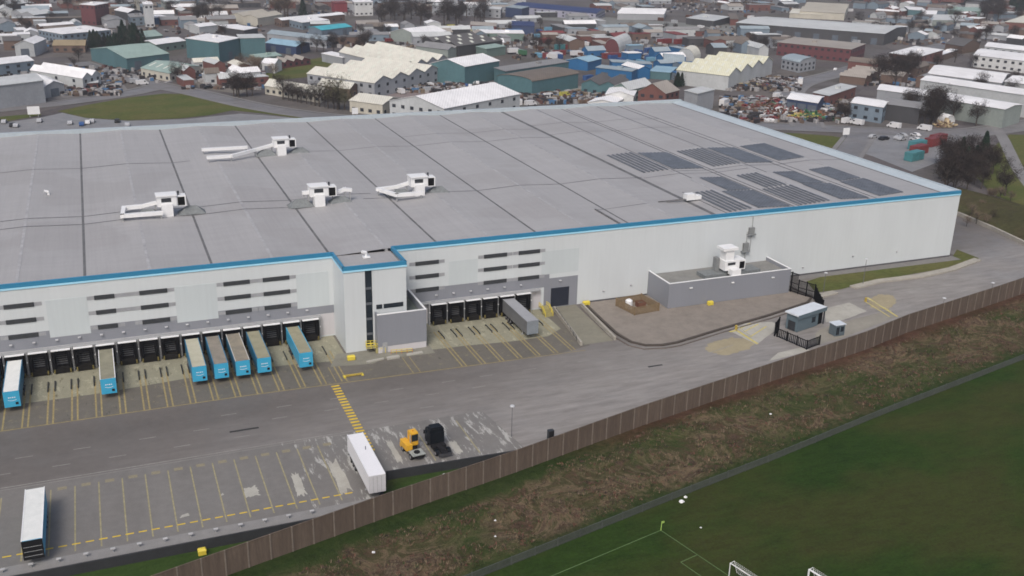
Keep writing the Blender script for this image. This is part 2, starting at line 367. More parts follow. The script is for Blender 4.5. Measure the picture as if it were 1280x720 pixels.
# concrete pads round the gatehouse
for i, P in enumerate([[(1030, 386), (1062, 378), (1084, 389), (1050, 402), (1032, 403)], [(912, 414), (931, 404), (965, 402), (976, 408), (946, 431)], [(960, 452), (972, 441), (1003, 434), (1014, 438)], [(1018, 418), (1024, 412), (1034, 408), (1070, 398), (1110, 388), (1124, 395), (1060, 420), (1020, 432)]]):
    sheet('concrete_pad', blob([at(*p) for p in P], 6, .04, i), 0.012 + .001 * i, M_conc if i != 3 else asphalt('pale_tarmac', (0.25, 0.235, 0.20), (0.33, 0.31, 0.27), .1, .8))
# raised gravel terrace with dark kerb
GR = [(97.2, 191.8), (96.3, 180), (95.9, 173.2), (96.6, 168.5), (98.6, 165.9), (102, 164.9), (105.5, 165.1), (119.1, 168.6), (132.6, 171.7), (146.2, 175.6), (149.5, 178.3), (148, 191.8)]
sheet('gravel_terrace', GR, 0.16, M_gravel, thick=0.2)
M_kerb = plain('dark_kerb', (0.07, 0.058, 0.05), 0.8)
M_kerbc = plain('concrete_kerb', (0.33, 0.31, 0.27), 0.85, .2)
def ribbon(name, pts, w, z0, z1, mat, label=None, cat=None, kind='structure', parent=None):
    mb = MB(); P = [Vector(p[:2]) for p in pts]
    L = []
    for i, p in enumerate(P):
        a = P[max(i - 1, 0)]; b = P[min(i + 1, len(P) - 1)]
        d = (b - a).normalized(); n = Vector((-d.y, d.x)); L.append((p + n * w / 2, p - n * w / 2))
    for (a, b), (c, d) in zip(L, L[1:]):
        mb.quad((*b, z1), (*d, z1), (*c, z1), (*a, z1)); mb.quad((*b, z0), (*d, z0), (*d, z1), (*b, z1)); mb.quad((*c, z0), (*a, z0), (*a, z1), (*c, z1))
    for a, b in (L[0], L[-1]): mb.quad((*a, z0), (*b, z0), (*b, z1), (*a, z1))
    o = mb.build(name, mat, parent)
    if parent is None: tag(o, label, cat, kind=kind)
    return o
ribbon('kerb', GR, 0.55, 0, 0.32, M_kerb)
ribbon('kerb', [(x * 1.0 + (-1.2 if x < 100 else 0), y - (1.4 if y < 180 else 0)) for x, y in GR[1:-1]], 0.3, 0, 0.12, plain('brown_kerb', (0.12, 0.10, 0.085), .9))
# grass bank under the blank wall and the concrete haunch along it
sheet('grass', [at(*p) for p in [(1008, 352), (1030, 345), (1100, 336), (1190, 322), (1196, 312), (1224, 323), (1200, 332), (1100, 350), (1066, 358), (1050, 362), (1020, 366)]], 0.05, M_lawn)
sheet('gravel_margin', [(148, 192.2), (205.3, 192.2), (205.3, 188.9), (148, 189.6)], 0.06, plain('grey_margin', (0.17, 0.165, 0.16), .9))
ribbon('kerb', [at(*p) for p in [(1066, 360), (1100, 352), (1150, 346), (1190, 337), (1222, 325)]], 2.0, 0, 0.35, M_kerbc)
ribbon('kerb', [at(*p) for p in [(1024, 371), (1044, 366)]], 1.8, 0, 0.35, M_kerbc)
ribbon('kerb', [at(*p) for p in [(1150, 252), (1200, 270), (1240, 287), (1280, 306), (1330, 330)]], 0.8, 0, 1.0, M_kerbc)
# soil bank beyond the service road
def bank():
    mb = MB(); A = [at(1190, 264), at(1240, 286), at(1290, 309), at(1400, 360)]; B = [at(1196, 236), at(1240, 246), at(1300, 262), at(1420, 300)]
    for i in range(3):
        for j in range(8):
            for q in range(6):
                def P(u, v):
                    a = A[i].lerp(A[i + 1], u); b = B[i].lerp(B[i + 1], u); p = a.lerp(b, v)
                    p.z = 0.02 + 2.6 * math.sin(min(1, v * 1.6) * math.pi / 2) * (1 if v < .75 else (1 - v) * 4) + 0.3 * math.sin(p.x * .9 + p.y * .5) * v * (1 - v); return p
                mb.quad(P(j / 8, q / 6), P((j + 1) / 8, q / 6), P((j + 1) / 8, (q + 1) / 6), P(j / 8, (q + 1) / 6))
    return tag(mb.build('bank', grassmat('bank_grass', (.035, .032, .018), (.06, .06, .025), (.075, .052, .034), .45, 1.2, .08)), kind='structure')
bank()
# ---- painted markings
M_yel = plain('worn_yellow_paint', (0.29, 0.235, 0.11), .7, .35, 1.2)
M_yel2 = plain('yellow_paint', (0.62, 0.44, 0.04), .6, .25, 1.5)
M_wht = plain('worn_white_paint', (0.26, 0.25, 0.235), .7, .3, 1.0)
M_pale = plain('pale_bay_paint', (0.30, 0.27, 0.16), .8, .35, 1.2)
def strips(name, L, mat, z=0.017):
    """each strip: x0,y0,x1,y1,width"""
    mb = MB()
    for x0, y0, x1, y1, w in L:
        a = Vector((x0, y0)); b = Vector((x1, y1)); d = (b - a).normalized(); n = Vector((-d.y, d.x)) * w / 2
        mb.quad((*(a - n), z), (*(b - n), z), (*(b + n), z), (*(a + n), z))
    return tag(mb.build(name, mat), kind='structure')
DX = [-18.9 + 3.865 * i for i in range(-12, 15)]          # left docks
DR = [62.35 + 3.88 * i for i in range(6)]                 # right docks
L = []
for x in [-18.9 + 3.865 * (i - .5) for i in range(-12, 16)]:
    for s in (-.45, .45): L.append((x + s, 169.8, x + s, 184.5, .28))
for x in [62.35 + 3.88 * (i - .5) for i in range(0, 7)]:
    for s in (-.4, .4): L.append((x + s, 168.7, x + s, 187, .28))
L += [(-400, 169.7, 20, 169.7, .25), (20, 169.7, 44, 169.0, .25), (44, 169.0, 70, 168.4, .25), (70, 168.4, 86, 168.0, .2), (50.2, 169, 50.2, 176.6, .16), (51.6, 169, 51.6, 176.6, .16), (35.6, 170, 35.6, 177, .16)]
strips('dock_markings', L, M_yel)
L = [(-400, 149.9, 34, 150.4, .22), (-400, 149.2, 34, 149.7, .12)]
BX = [-12.6 + 3.33 * i for i in range(-20, 13)]
strips('bay_markings', [(x, 129.6 if x < 10 else 129.8, x, 147.4, .2) for x in BX if x < 31] + [(x, 136.2, x, 148, .2) for x in (44.0, 51.5)], M_pale, 0.018)
strips('lane_markings', L, M_wht)
strips('yellow_dash_markings', [(x, 131.4, x + 1.1, 131.4, .28) for x in [-20 + 1.72 * i for i in range(-40, 29)]], M_yel2, 0.02)
# worn yellow bay numbers as patches of rubbed paint
strips('bay_markings', [(x + .9, 147.3, x + 2.2, 147.3, .9) for x in BX if -15 < x < 31], plain('rubbed_paint', (0.24, 0.215, 0.15), .8, .3, 3), 0.019)
# pedestrian crossing of yellow bars
strips('crossing_markings', [(34.3, y, 35.8, y, .55) for y in [143.0 + 1.15 * i for i in range(23)]], M_yel2, 0.02)
W = []
for y, xs in ((159.2, [-27, -18, -9.5, 0.5, 9, 22, 31, 40, 49.5, 58.5, 67, 76, 86]), (163.3, [14, 23.5, 33, 44, 54, 61.5, 70.5, 82]), (154.6, [-21, -12.5, -4.3, 5.5, 15, 47, 56, 66, 78])):
    for x in xs: W.append((x, y + .0 * x, x + 2.6, y + .02 * x * 0, .2))
W += [(84.5, 151.2, 90, 152.8, .15), (76, 148, 80.5, 149.6, .15), (96, 158, 90.3, 166.8, .12), (108, 158.3, 116, 160.4, .18)]
strips('lane_markings', W, M_wht)
strips('hatch_markings', [(*at(921, 413)[:2], *at(947, 430)[:2], .6), (*at(912, 415)[:2], *at(921, 413)[:2], .6), (*at(925, 411)[:2], *at(938, 404)[:2], .3), (*at(930, 415)[:2], *at(948, 405)[:2], .3), (*at(938, 421)[:2], *at(958, 408)[:2], .3), (*at(1084, 372)[:2], *at(1122, 396)[:2], .5), (*at(1080, 376)[:2], *at(1112, 396)[:2], .3)], plain('hatch_yellow', (0.50, 0.43, 0.15), .7, .3, 1.5), 0.03)
for x, y, l, lb in ((14.6, 156.6, 4.8, 'long dark drain grating in the asphalt left of the crossing'), (94, 156.4, 3.2, 'dark drain grating in the road below the gravel terrace')):
    tag(MB().box(x, x + l, y, y + .5, 0.0, 0.02).build('drain_grating', plain('drain_iron', (0.03, 0.03, 0.03), .6)), lb, 'drain')
# retaining wall below the trailer bays
M_ret = plain('dark_retaining', (0.030, 0.032, 0.036), .85, .2, .5)
RW = ribbon('retaining_wall', [(-300, 126.45), (31.8, 126.45), (35.7, 135.6), (60, 134.85)], 0.25, ZF, 0.02, M_ret, 'long dark retaining wall dropping from the trailer bays to the grass strip', 'retaining wall', None)
if 'kind' in RW: del RW['kind']
sheet('pavement', [(-300, 126.7), (31.6, 126.7), (32.4, 128.9), (-300, 129.1)], 0.012, asphalt('edge_strip', (0.21, 0.205, 0.20), (0.27, 0.265, 0.25), .2, .8))
# ---- football pitch lines
M_pl = plain('pitch_line_paint', (0.09, 0.145, 0.055), .9, .3, 2)
c0 = Vector(at(826, 663, ZF)[:2]); e1 = (Vector(at(690, 720, ZF)[:2]) - c0).normalized(); e2 = (Vector(at(911, 720, ZF)[:2]) - c0).normalized()
def PL(a, b): p = c0 + e1 * a[0] + e2 * a[1]; q = c0 + e1 * b[0] + e2 * b[1]; return (*p, *q, .14)
strips('pitch_markings', [PL((0, 0), (60, 0)), PL((0, 0), (0, 9.5)), PL((0, 14.5), (0, 26)), PL((0, 9.5), (0, 14.5)), PL((0, 7.3), (3.2, 7.3)), PL((3.2, 7.3), (3.2, 18))], M_pl, ZF + 0.03)
# ================================================================ WAREHOUSE
def cladding(name, col, var=0.05):
    mt, nt, b = _m(name)
    f = noise(nt, 0.12, 4, 0.6, (1, 1, .3)); c = ramp(nt, f, [(0.3, mul(col, 1 - var)), (0.7, mul(col, 1 + var))])
    f1 = noise(nt, 1.5, 4, 0.6, (1, 1, 0.06)); c = mix(nt, 0.22, c, ramp(nt, f1, [(0.3, mul(col, 0.86)), (0.7, mul(col, 1.04))]))
    w = nt.nodes.new('ShaderNodeTexWave'); w.inputs['Scale'].default_value = 0.32; g = nt.nodes.new('ShaderNodeNewGeometry')
    nt.links.new(g.outputs['Position'], w.inputs[0])
    c = mix(nt, 0.035, c, ramp(nt, w.outputs['Fac'], [(0.02, mul(col, 0.6)), (0.10, mul(col, 1.02))]))
    nt.links.new(c, b.inputs['Base Color']); b.inputs['Roughness'].default_value = 0.45; b.inputs['Specular IOR Level'].default_value = .4
    return mt
M_wall = cladding('white_cladding', (0.555, 0.592, 0.612)); M_mid = cladding('silver_cladding', (0.50, 0.548, 0.568)); M_low = cladding('grey_cladding', (0.225, 0.237, 0.268))
M_dockw = cladding('dock_cladding', (0.52, 0.51, 0.53)); M_blue = plain('blue_fascia', (0.032, 0.20, 0.35), .4, .08, .3); M_lblue = plain('pale_blue_trim', (0.36, 0.66, 0.82), .4, .05, .3)
M_flash = plain('pale_flashing', (0.40, 0.46, 0.50), .5, .1, .2); M_black = plain('black_rubber', (0.005, 0.005, 0.006), .9, .3, 1, spec=.08); M_dk = plain('dark_louvre', (0.030, 0.034, 0.04), .5, .3, 1)
M_glass = plain('dark_glass', (0.015, 0.022, 0.03), .15, .3, .5); M_white = plain('white_metal', (0.72, 0.73, 0.74), .45, .06, 1); M_galv = plain('galvanised', (0.32, 0.33, 0.34), .5, .2, 2)
def warehouse_roof_mat():
    mt, nt, b = _m('warehouse_roof')
    base = (0.342, 0.338, 0.342)
    f = noise(nt, 0.02, 5, 0.65, None, .4); c = ramp(nt, f, [(0.32, mul(base, .82)), (0.52, base), (0.72, mul(base, 1.12))])
    f1 = noise(nt, 0.5, 5, 0.7, (1, 0.08, 1)); c = mix(nt, 0.42, c, ramp(nt, f1, [(0.3, mul(base, .74)), (0.7, mul(base, 1.18))]))
    f2 = noise(nt, 0.4, 5, 0.7, (0.12, 1.0, 1)); c = mix(nt, 0.35, c, ramp(nt, f2, [(0.3, mul(base, .74)), (0.7, mul(base, 1.16))]))
    f4 = noise(nt, 0.045, 2, 0.4); c = mix(nt, ramp(nt, f4, [(0.56, (0, 0, 0)), (0.60, (.35, .35, .35))]), c, mul((0.29, 0.275, 0.27), .85))
    f5 = noise(nt, 1.0, 3, .6, (2.2, .03, 1)); c = mix(nt, .14, c, ramp(nt, f5, [(.35, mul(base, .72)), (.6, mul(base, 1.15))])); f3 = noise(nt, 5, 3, 0.6); c = mix(nt, 0.25, c, ramp(nt, f3, [(0.3, mul(base, .7)), (0.7, mul(base, 1.2))]))
    nt.links.new(c, b.inputs['Base Color']); b.inputs['Roughness'].default_value = .6; b.inputs['Specular IOR Level'].default_value = .3
    return mt
M_roof = warehouse_roof_mat()
M_seam = plain('gutter_dark', (0.13, 0.13, 0.133), .7, .45, .4); M_seam2 = plain('ridge_pale', (0.345, 0.345, 0.355), .7, .3, .4); M_weld = plain('membrane_joint', (0.13, 0.13, 0.135), .7, .4, .4)
WH = thing('distribution_warehouse', (61, 192, 0), 'huge grey roofed warehouse with white walls, blue roof trim and rows of truck docks', 'warehouse')
O = WH.location.copy()
def wp(name, mb, mat, parent=None, **k): return mb.build(name, mat, parent or WH, O, **k)
X0, X1, YB = -95.0, 204.3, 332.0; ZR = 17.0
# walls
w = MB(); w.quad((X0, 192, 0), (40.4, 192, 0), (40.4, 192, ZR), (X0, 192, ZR)); w.quad((52.9, 192, 0), (X1, 192, 0), (X1, 192, ZR), (52.9, 192, ZR))
w.quad((X1, 192, 0), (X1, YB, 0), (X1, YB, ZR), (X1, 192, ZR)); w.quad((X0, YB, 0), (X0, 192, 0), (X0, 192, ZR), (X0, YB, ZR)); w.quad((X1, YB, 0), (X0, YB, 0), (X0, YB, ZR), (X1, YB, ZR))
w.quad((40.4, 192, 0), (40.4, 182.3, 0), (40.4, 182.3, ZR), (40.4, 192, ZR)); w.quad((40.4, 182.3, 0), (44.6, 182.3, 0), (44.6, 182.3, ZR), (40.4, 182.3, ZR))
w.quad((46.0, 182.3, 0), (52.9, 182.3, 0), (52.9, 182.3, ZR), (46.0, 182.3, ZR)); w.quad((52.9, 182.3, 0), (52.9, 192, 0), (52.9, 192, ZR), (52.9, 182.3, ZR))
w.quad((44.6, 182.7, 0), (46, 182.7, 0), (46, 182.7, ZR), (44.6, 182.7, ZR)); w.quad((44.6, 182.3, 0), (44.6, 182.7, 0), (44.6, 182.7, ZR), (44.6, 182.3, ZR)); w.quad((46, 182.7, 0), (46, 182.3, 0), (46, 182.3, ZR), (46, 182.7, ZR))
wp('wall', w, M_wall)
# dark plinth under the blank wall
wp('plinth', MB().box(97, X1 - .1, 191.93, 192.0, 0, .45), plain('plinth_dark', (.09, .09, .095), .9))
# roof with shallow ridges between valley gutters every 22.9 m
SE = [-97.1 + 22.9 * i for i in range(0, 14)]            # valleys: ... -5.5, 17.4, 40.3 ...
rf = MB(); xs = sorted(set([X0] + [v for v in SE if X0 < v < X1] + [v + 11.45 for v in SE if X0 < v + 11.45 < X1] + [X1]))
def zr(x):
    t = ((x + 97.1) % 22.9) / 22.9; return ZR - .05 + 1.0 * (1 - abs(2 * t - 1)) * .55
for a, b_ in zip(xs, xs[1:]):
    rf.quad((a, 192.4, zr(a)), (b_, 192.4, zr(b_)), (b_, YB - .4, zr(b_)), (a, YB - .4, zr(a)))
rf.quad((40.8, 182.7, ZR - .1), (52.5, 182.7, ZR - .1), (52.5, 192.45, ZR - .1), (40.8, 192.45, ZR - .1))
wp('roof', rf, M_roof)
sm = MB()
for i, v in enumerate(SE):
    if v < X0 + 1: continue
    wd = .5 if abs(v - 17.4) < 1 or abs(v + 5.5) < 1 else .5
    if abs(v - 131.9) < 1: wd = 1.3
    sm.box(v - wd / 2, v + wd / 2, 192.5, YB - .5, ZR - .1, zr(v) + .03)
wp('valley_gutter', sm, M_seam)
rd = MB()
for v in SE:
    r_ = v + 11.45
    if r_ < X1: rd.box(r_ - .3, r_ + .3, 192.5, YB - .5, ZR - .1, zr(r_) + .02)
wp('ridge_capping', rd, M_seam2)
for x, ya, yb in ((135.2, 193, 215), (144.6, 226, 330), (156.2, 193, 330), (168.4, 226, 330), (179.8, 193, 330), (120.6, 262, 330)):
    wp('roof_joint', MB().box(x - .2, x + .2, ya, yb, ZR - .1, zr(x) + .025), M_weld)
def xjoint(y, xa, xb, wd=.42):
    x = [xa] + [q for q in xs if xa < q < xb] + [xb]; th = MB()
    for a, b_ in zip(x, x[1:]):
        za, zb = zr(a) + .035, zr(b_) + .035
        th.quad((a, y - wd / 2, za), (b_, y - wd / 2, zb), (b_, y + wd / 2, zb), (a, y + wd / 2, za))
    wp('roof_joint', th, M_weld)
xjoint(237.0, X0, 60); xjoint(230.6, X0, 40.3); xjoint(232.2, 57, 133); xjoint(229.0, 40.3, 47); xjoint(284.5, X0, 22); xjoint(286.6, 40.5, 132, .35); xjoint(300, 86, 132, .3); xjoint(231.2, 133, 166, .35); xjoint(234.4, 143, 203, .35); xjoint(305.5, 132, 180, .3); xjoint(290.5, 132, 180, .3); xjoint(207, 106.5, 121, .3)
wp('roof_joint', MB().box(106.4, 106.8, 193, 207, ZR - .1, ZR + .35), M_weld)
# parapets and fascia
fs = MB()
def fascia(x0, y0, x1, y1, nx, ny):
    """parapet from (x0,y0) to (x1,y1), outward normal (nx,ny)"""
    a = [(x0, y0), (x1, y1), (x1 - nx * .45, y1 - ny * .45), (x0 - nx * .45, y0 - ny * .45)]
    fs.prism([(p[0] + nx * .12, p[1] + ny * .12) for p in a], 17.15, 17.95)
fascia(X0, 192, 40.4, 192, 0, -1); fascia(52.9, 192, X1, 192, 0, -1); fascia(40.4, 192.2, 40.4, 182.3, -1, 0); fascia(40.28, 182.3, 53.02, 182.3, 0, -1); fascia(52.9, 182.3, 52.9, 192.2, 1, 0)
wp('fascia', fs, M_blue)
tr = MB()
for a in ((X0, 40.35, 191.83, 191.95), (52.95, X1, 191.83, 191.95), (40.2, 53.1, 182.12, 182.25)): tr.box(a[0], a[1], a[2], a[3], 16.80, 17.14)
tr.box(40.22, 40.34, 182.13, 191.8, 16.80, 17.14); tr.box(52.97, 53.09, 182.13, 191.8, 16.80, 17.14)
wp('trim', tr, M_lblue)
pb = MB(); pb.box(X0, X1 + .4, YB - .6, YB + .6, 16.0, 18.2); pb.box(X1 - .25, X1 + .45, 192.5, YB - .62, 16.6, 17.9)
pb.quad((X1 - 3.2, 192.6, 17.0), (X1 - .27, 192.6, 17.7), (X1 - .27, YB - .62, 17.7), (X1 - 3.2, YB - .62, 17.0))
wp('parapet', pb, M_flash)
# cladding bands: left facade and right dock facade
def panel(x0, x1, z0, z1, mat, d=.04, name='cladding_panel', y=192.0): return wp(name, MB().box(x0, x1, y - d, y - .002, z0, z1), mat)
WINL = [(-19.5, -14.5), (-4.3, -.8), (3.6, 8.6), (19.0, 24.0), (26.5, 31.7)]
GL = [(-21.5, -12.6), (-5.6, 9.9), (17.6, 33)]           # window groups
panel(X0, 40.35, 5.05, 6.75, M_low); panel(X0, 40.35, .35, 5.0, M_dockw, .02)
for a, b_ in GL: panel(a, b_, 6.76, 8.2, M_low)
for a, b_ in ((-12.6, -5.6), (9.9, 17.6), (33, 39.5)): panel(a, b_, 6.76, 14.1, M_mid)
for a, b_ in ((-4.9 + 4.1, 3.4), (24.2, 26.3)):
    for z in (10.7, 13.65): wp('window_surround', MB().box(a, b_, 191.93, 191.944, z - .36, z + .36), plain('surround_grey', (.30, .31, .33), .6))
panel(52.95, 88.4, 5.05, 8.0, M_low); panel(52.95, 86.5, .35, 5.0, M_dockw, .02)
panel(87.2, 95.4, 0.05, 7.0, M_low, .05); panel(86.5, 95.4, 8.0, 13.4, M_mid, .03); panel(65, 71.5, 8.01, 13.4, M_mid, .03)
bl = [(-19.5, -14.5), (-4.3, -.8), (3.6, 8.6), (19.0, 24.0), (26.5, 31.7), (57.7, 62.8), (72.9, 78.2), (80.9, 85.9)]
bl += [(-38.5, -33.5), (-48, -43), (-66, -61)]
for (a, b_) in bl:
    for z in (7.72, 10.7, 13.65):
        s = wp('louvre_window', MB().box(a, b_, 191.86, 191.94, z - .42, z + .42), M_dk)
        g = MB()
        for q in (-.24, 0, .24): g.box(a + .1, b_ - .1, 191.83, 191.86, z + q - .03, z + q + .03)
        wp('slat', g, plain('louvre_slat', (0.08, 0.085, .09), .5), s)
        e = MB(); e.box(a - 1.3, b_ + 1.3, 191.945, 191.955, z - .36, z + .36)
        wp('window_surround', e, plain('surround_grey', (.30, .31, .33), .6))
# canopy strip over the docks
wp('canopy', MB().box(X0, 34.8 + 2.6, 190.9, 191.95, 4.72, 4.95), M_galv)
wp('canopy', MB().box(57.3, 86.0, 190.9, 191.95, 4.72, 4.95), M_galv)
def dock(x, i):
    d = MB(); d.box(x - 1.62, x - 1.12, 190.35, 191.9, .5, 4.3); d.box(x + 1.12, x + 1.62, 190.35, 191.9, .5, 4.3); d.box(x - 1.62, x + 1.62, 190.35, 191.9, 4.31, 4.62); d.box(x - 1.11, x + 1.11, 190.5, 191.9, 3.65, 4.3)
    s = wp('dock_shelter', d, M_black)
    wp('shelter_top', MB().box(x - 1.66, x + 1.66, 190.2, 191.0, 4.62, 4.71), M_white, s)
    g = MB(); g.box(x - 1.1, x + 1.1, 191.5, 191.9, 1.1, 3.64)
    wp('dock_door', g, plain('dock_door_grey', (.010, .010, .012), .8, spec=.1), s)
    g = MB()
    for q in range(5): g.box(x - .95, x + .95, 191.44, 191.5, 1.5 + q * .42, 1.66 + q * .42)
    wp('door_rib', g, plain('door_rib_grey', (.09, .093, .10), .5), s)
    g = MB(); g.box(x - 1.3, x + 1.3, 190.25, 191.9, .12, 1.05); wp('dock_leveller', g, plain('leveller_steel', (.014, .013, .012), .9, .4, spec=.1), s)
    
    for q in (-1.5, 1.25): wp('dock_bumper', MB().box(x + q, x + q + .25, 190.0, 190.24, .3, 1.0), plain('bumper_yellow_black', (.16, .13, .04), .7, .6, 4), s)
for i, x in enumerate(DX + DR): dock(x, i)
for xs_ in (DX, DR):
    for x in xs_ + [xs_[-1] + 3.87]:
        l = wp('dock_post', MB().box(x - 1.93 - .13, x - 1.93 + .13, 190.9, 191.95, 0, 4.7), M_galv)
        wp('signal_lamp', MB().box(x - 2.03, x - 1.83, 190.7, 190.88, 2.7, 2.95), M_white, l)
for x in [q - .4 for q in DX] + [q - .2 for q in DR] + [91]:
    wp('floodlight', MB().box(x - .25, x + .25, 191.5, 191.94, 6.2, 6.36), plain('floodlight_grey', (.45, .46, .48), .5))
# level access door
wp('loading_door', MB().box(88.9, 93.3, 191.86, 191.945, .25, 4.6), plain('navy_shutter', (.018, .022, .035), .45, .15, 1))
# stair tower glazing
g = MB(); g.box(44.65, 45.97, 182.42, 182.66, .3, 16.7); tw = wp('stair_glazing', g, M_glass)
g = MB()
for z in (3.2, 6.4, 9.6, 12.8): g.box(44.62, 46.0, 182.34, 182.41, z, z + .5)
wp('glazing_bar', g, plain('spandrel', (.10, .11, .125), .5), tw)
wp('strip_window', MB().box(46.7, 47.9, 182.22, 182.29, 8.55, 9.45), M_glass); wp('strip_window', MB().box(48.2, 52.2, 182.22, 182.29, 8.55, 9.45), M_glass)
# grey annex in front of the tower
an = MB()
for a in ((46.3, 56.3, 180, 180.35), (56.0, 56.3, 180.36, 191.9), (46.3, 46.6, 180.36, 182.25)): an.box(a[0], a[1], a[2], a[3], 1.35, 8.1)
AN = wp('annex', an, M_low)
wp('annex_base', MB().box(46.35, 56.25, 180.05, 182.2, 0, 1.34).box(53.0, 56.25, 182.21, 191.9, 0, 1.34), M_dockw, AN)
wp('annex_roof', MB().box(46.6, 56.0, 180.35, 182.28, 6.5, 6.6).box(52.95, 56.0, 182.29, 191.9, 6.5, 6.6), plain('annex_deck', (.10, .12, .11), .8), AN)
wp('annex_coping', MB().box(46.25, 56.35, 179.95, 180.4, 8.1, 8.22).box(55.95, 56.35, 180.41, 191.9, 8.1, 8.22), M_white, AN)
wp('fire_door', MB().box(47.2, 48.2, 179.93, 179.995, .1, 2.2), M_galv)
# plant room extension
ex = MB()
for a in ((113.4, 146.0, 182.5, 182.8), (145.7, 146.0, 182.81, 191.95), (113.4, 113.7, 182.81, 191.95)): ex.box(a[0], a[1], a[2], a[3], .2, 6.0)
EX = wp('plant_room', ex, M_low)
wp('plant_room_roof', MB().box(113.7, 145.7, 182.8, 191.95, 5.0, 5.12), plain('plant_roof', (.20, .20, .19), .8, .2, .4), EX)
wp('plant_room_coping', MB().box(113.35, 146.1, 182.45, 182.85, 6.0, 6.1).box(145.65, 146.1, 182.86, 191.95, 6.0, 6.1).box(113.35, 113.75, 182.86, 191.95, 6.0, 6.1), M_white, EX)
for x in (119, 130, 141): wp('wall_lamp', MB().box(x - .35, x + .35, 182.2, 182.48, 4.4, 4.62), M_white, EX)
for x, z in ((102, 2.4), (172, 3.4), (157, 2.0), (186, 3.2), (109, 3.0)): wp('wall_lamp', MB().box(x - .2, x + .2, 191.7, 191.98, z, z + .25), plain('lamp_grey', (.4, .4, .42), .5))
# pipe run climbing the blank wall
pr_ = MB(); pr_.tube((140.6, 191.8, 8), (140.6, 191.8, 16.6), .09); pr_.tube((139.4, 191.8, 5.2), (139.4, 191.8, 13), .12)
pj = wp('riser_pipe', pr_, M_galv)
for q in ((139.7, 141.1, 12.4, 14.0, .6, 1), (138.5, 139.9, 8.3, 10.3, .6, 1)):
    bx_ = MB().box(q[0], q[1], 191.3, 191.9, q[2], q[3]).box(q[0] - .4, q[1] + .4, 191.1, 191.9, q[2] - .2, q[2] + .001); wp('pipe_box', bx_, plain('box_grey', (.20, .21, .215), .6), pj)
# ---- things on the roof
def ahu(name, loc, label, ducts, flip=1, extra=None, lamp=True):
    t = thing(name, loc, label, 'air handler', 'white air handling units on the roof')
    l = Vector(loc)
    def P(n, mb, m, p=None): return mb.build(n, m, p or t)
    P('casing', MB().box(-2.1, 2.1, -1.6, 1.6, 2.3, 4.6), M_white, None)
    P('stem_duct', MB().prism([(-1.3, -2.4), (1.1, -2.4), (1.1, .3), (-1.3, .3)], .1, 2.9), M_white)
    P('cap', MB().box(-2.3, 2.2, -1.9, 1.7, 4.6, 4.85), M_white)
    P('intake_grille', MB().box(-1.2, .9, -1.66, -1.6, 3.3, 4.2), M_dk)
    P('fan_box', MB().box(2.1, 4.1, -1.3, 1.2, 2.1, 4.4), M_white)
    P('fan_grille', MB().box(2.3, 3.8, -1.37, -1.3, 2.3, 4.2), M_black)
    P('flue', MB().tube((2.6, 0, 4.4), (2.6, 0, 5.3), .22), M_dk)
    # hipped grey curbs either side
    for cx, s in ((-4.2, 1), (5.2, 1)):
        g = MB()
        b0 = [(cx - 3, -1.6, 0), (cx + 3, -1.6, 0), (cx + 3, 1.9, 0), (cx - 3, 1.9, 0)]; tp = [(cx - 1, .0, 1.7), (cx + 1, .0, 1.7)]
        g.quad(b0[0], b0[1], tp[1], tp[0]); g.quad(b0[2], b0[3], tp[0], tp[1]); g.quad(b0[1], b0[2], tp[1]); g.quad(b0[3], b0[0], tp[0])
        P('plinth', g, plain('mesh_grey', (.17, .185, .19), .8, .3, 1.5))
    if ducts:
        d = MB()
        for line in ducts:
            for a, b_ in zip(line, line[1:]):
                A, B = Vector(a), Vector(b_); d.beam(A - (B - A).normalized() * .45, B + (B - A).normalized() * .45, .85, .8)
        P('duct', d, M_white)
        g = MB()
        for line in ducts:
            for a in line: g.box(a[0] - .15, a[0] + .15, a[1] - .15, a[1] + .15, 0, a[2] - .5)
        P('duct_leg', g, M_galv)
    return t
ZT = ZR + .1
ahu('air_handling_unit', (12.2, 232.6, ZT), 'white rooftop air handler with a squared loop of duct on its left, nearest the camera', [[(-2.4, 1.2, 2.6), (-5.2, 2.2, 1.8), (-9.0, 3.0, 1.5), (-9.6, -3.6, 1.5), (-1.6, -3.6, 1.5)]])
ahu('air_handling_unit', (45.9, 230.8, ZT), 'white rooftop air handler with a short bent duct on its right side', [[(3.5, .6, 2.2), (6.4, .3, 3.1), (7.6, .3, 2.9)], [(-2.2, .5, 3.0), (-3.2, .5, 3.0)]])
ahu('air_handling_unit', (70.8, 232.8, ZT), 'white rooftop air handler with a kinked duct loop, right of the dark grey pair', [[(-2.4, 1.2, 2.6), (-5.0, 1.8, 1.8), (-9.4, 2.0, 1.5), (-6.6, -4.6, 1.5), (-.6, -4.6, 1.5)]])
ahu('air_handling_unit', (46.9, 286.0, ZT), 'farthest white rooftop air handler with two long straight ducts reaching left', [[(-2.4, .8, 2.6), (-7.0, -.6, 1.9), (-14.4, -5.4, 1.6), (-20.4, -5.6, 1.6)], [(-9, 4.6, 1.6), (-20.6, 4.8, 1.6)]])
COL.objects[-1]
L3 = [o for o in COL.objects if o.name.startswith('air_handling_unit')]
L3[2]['label'] = 'white rooftop air handler with a kinked duct loop, behind the stair tower'
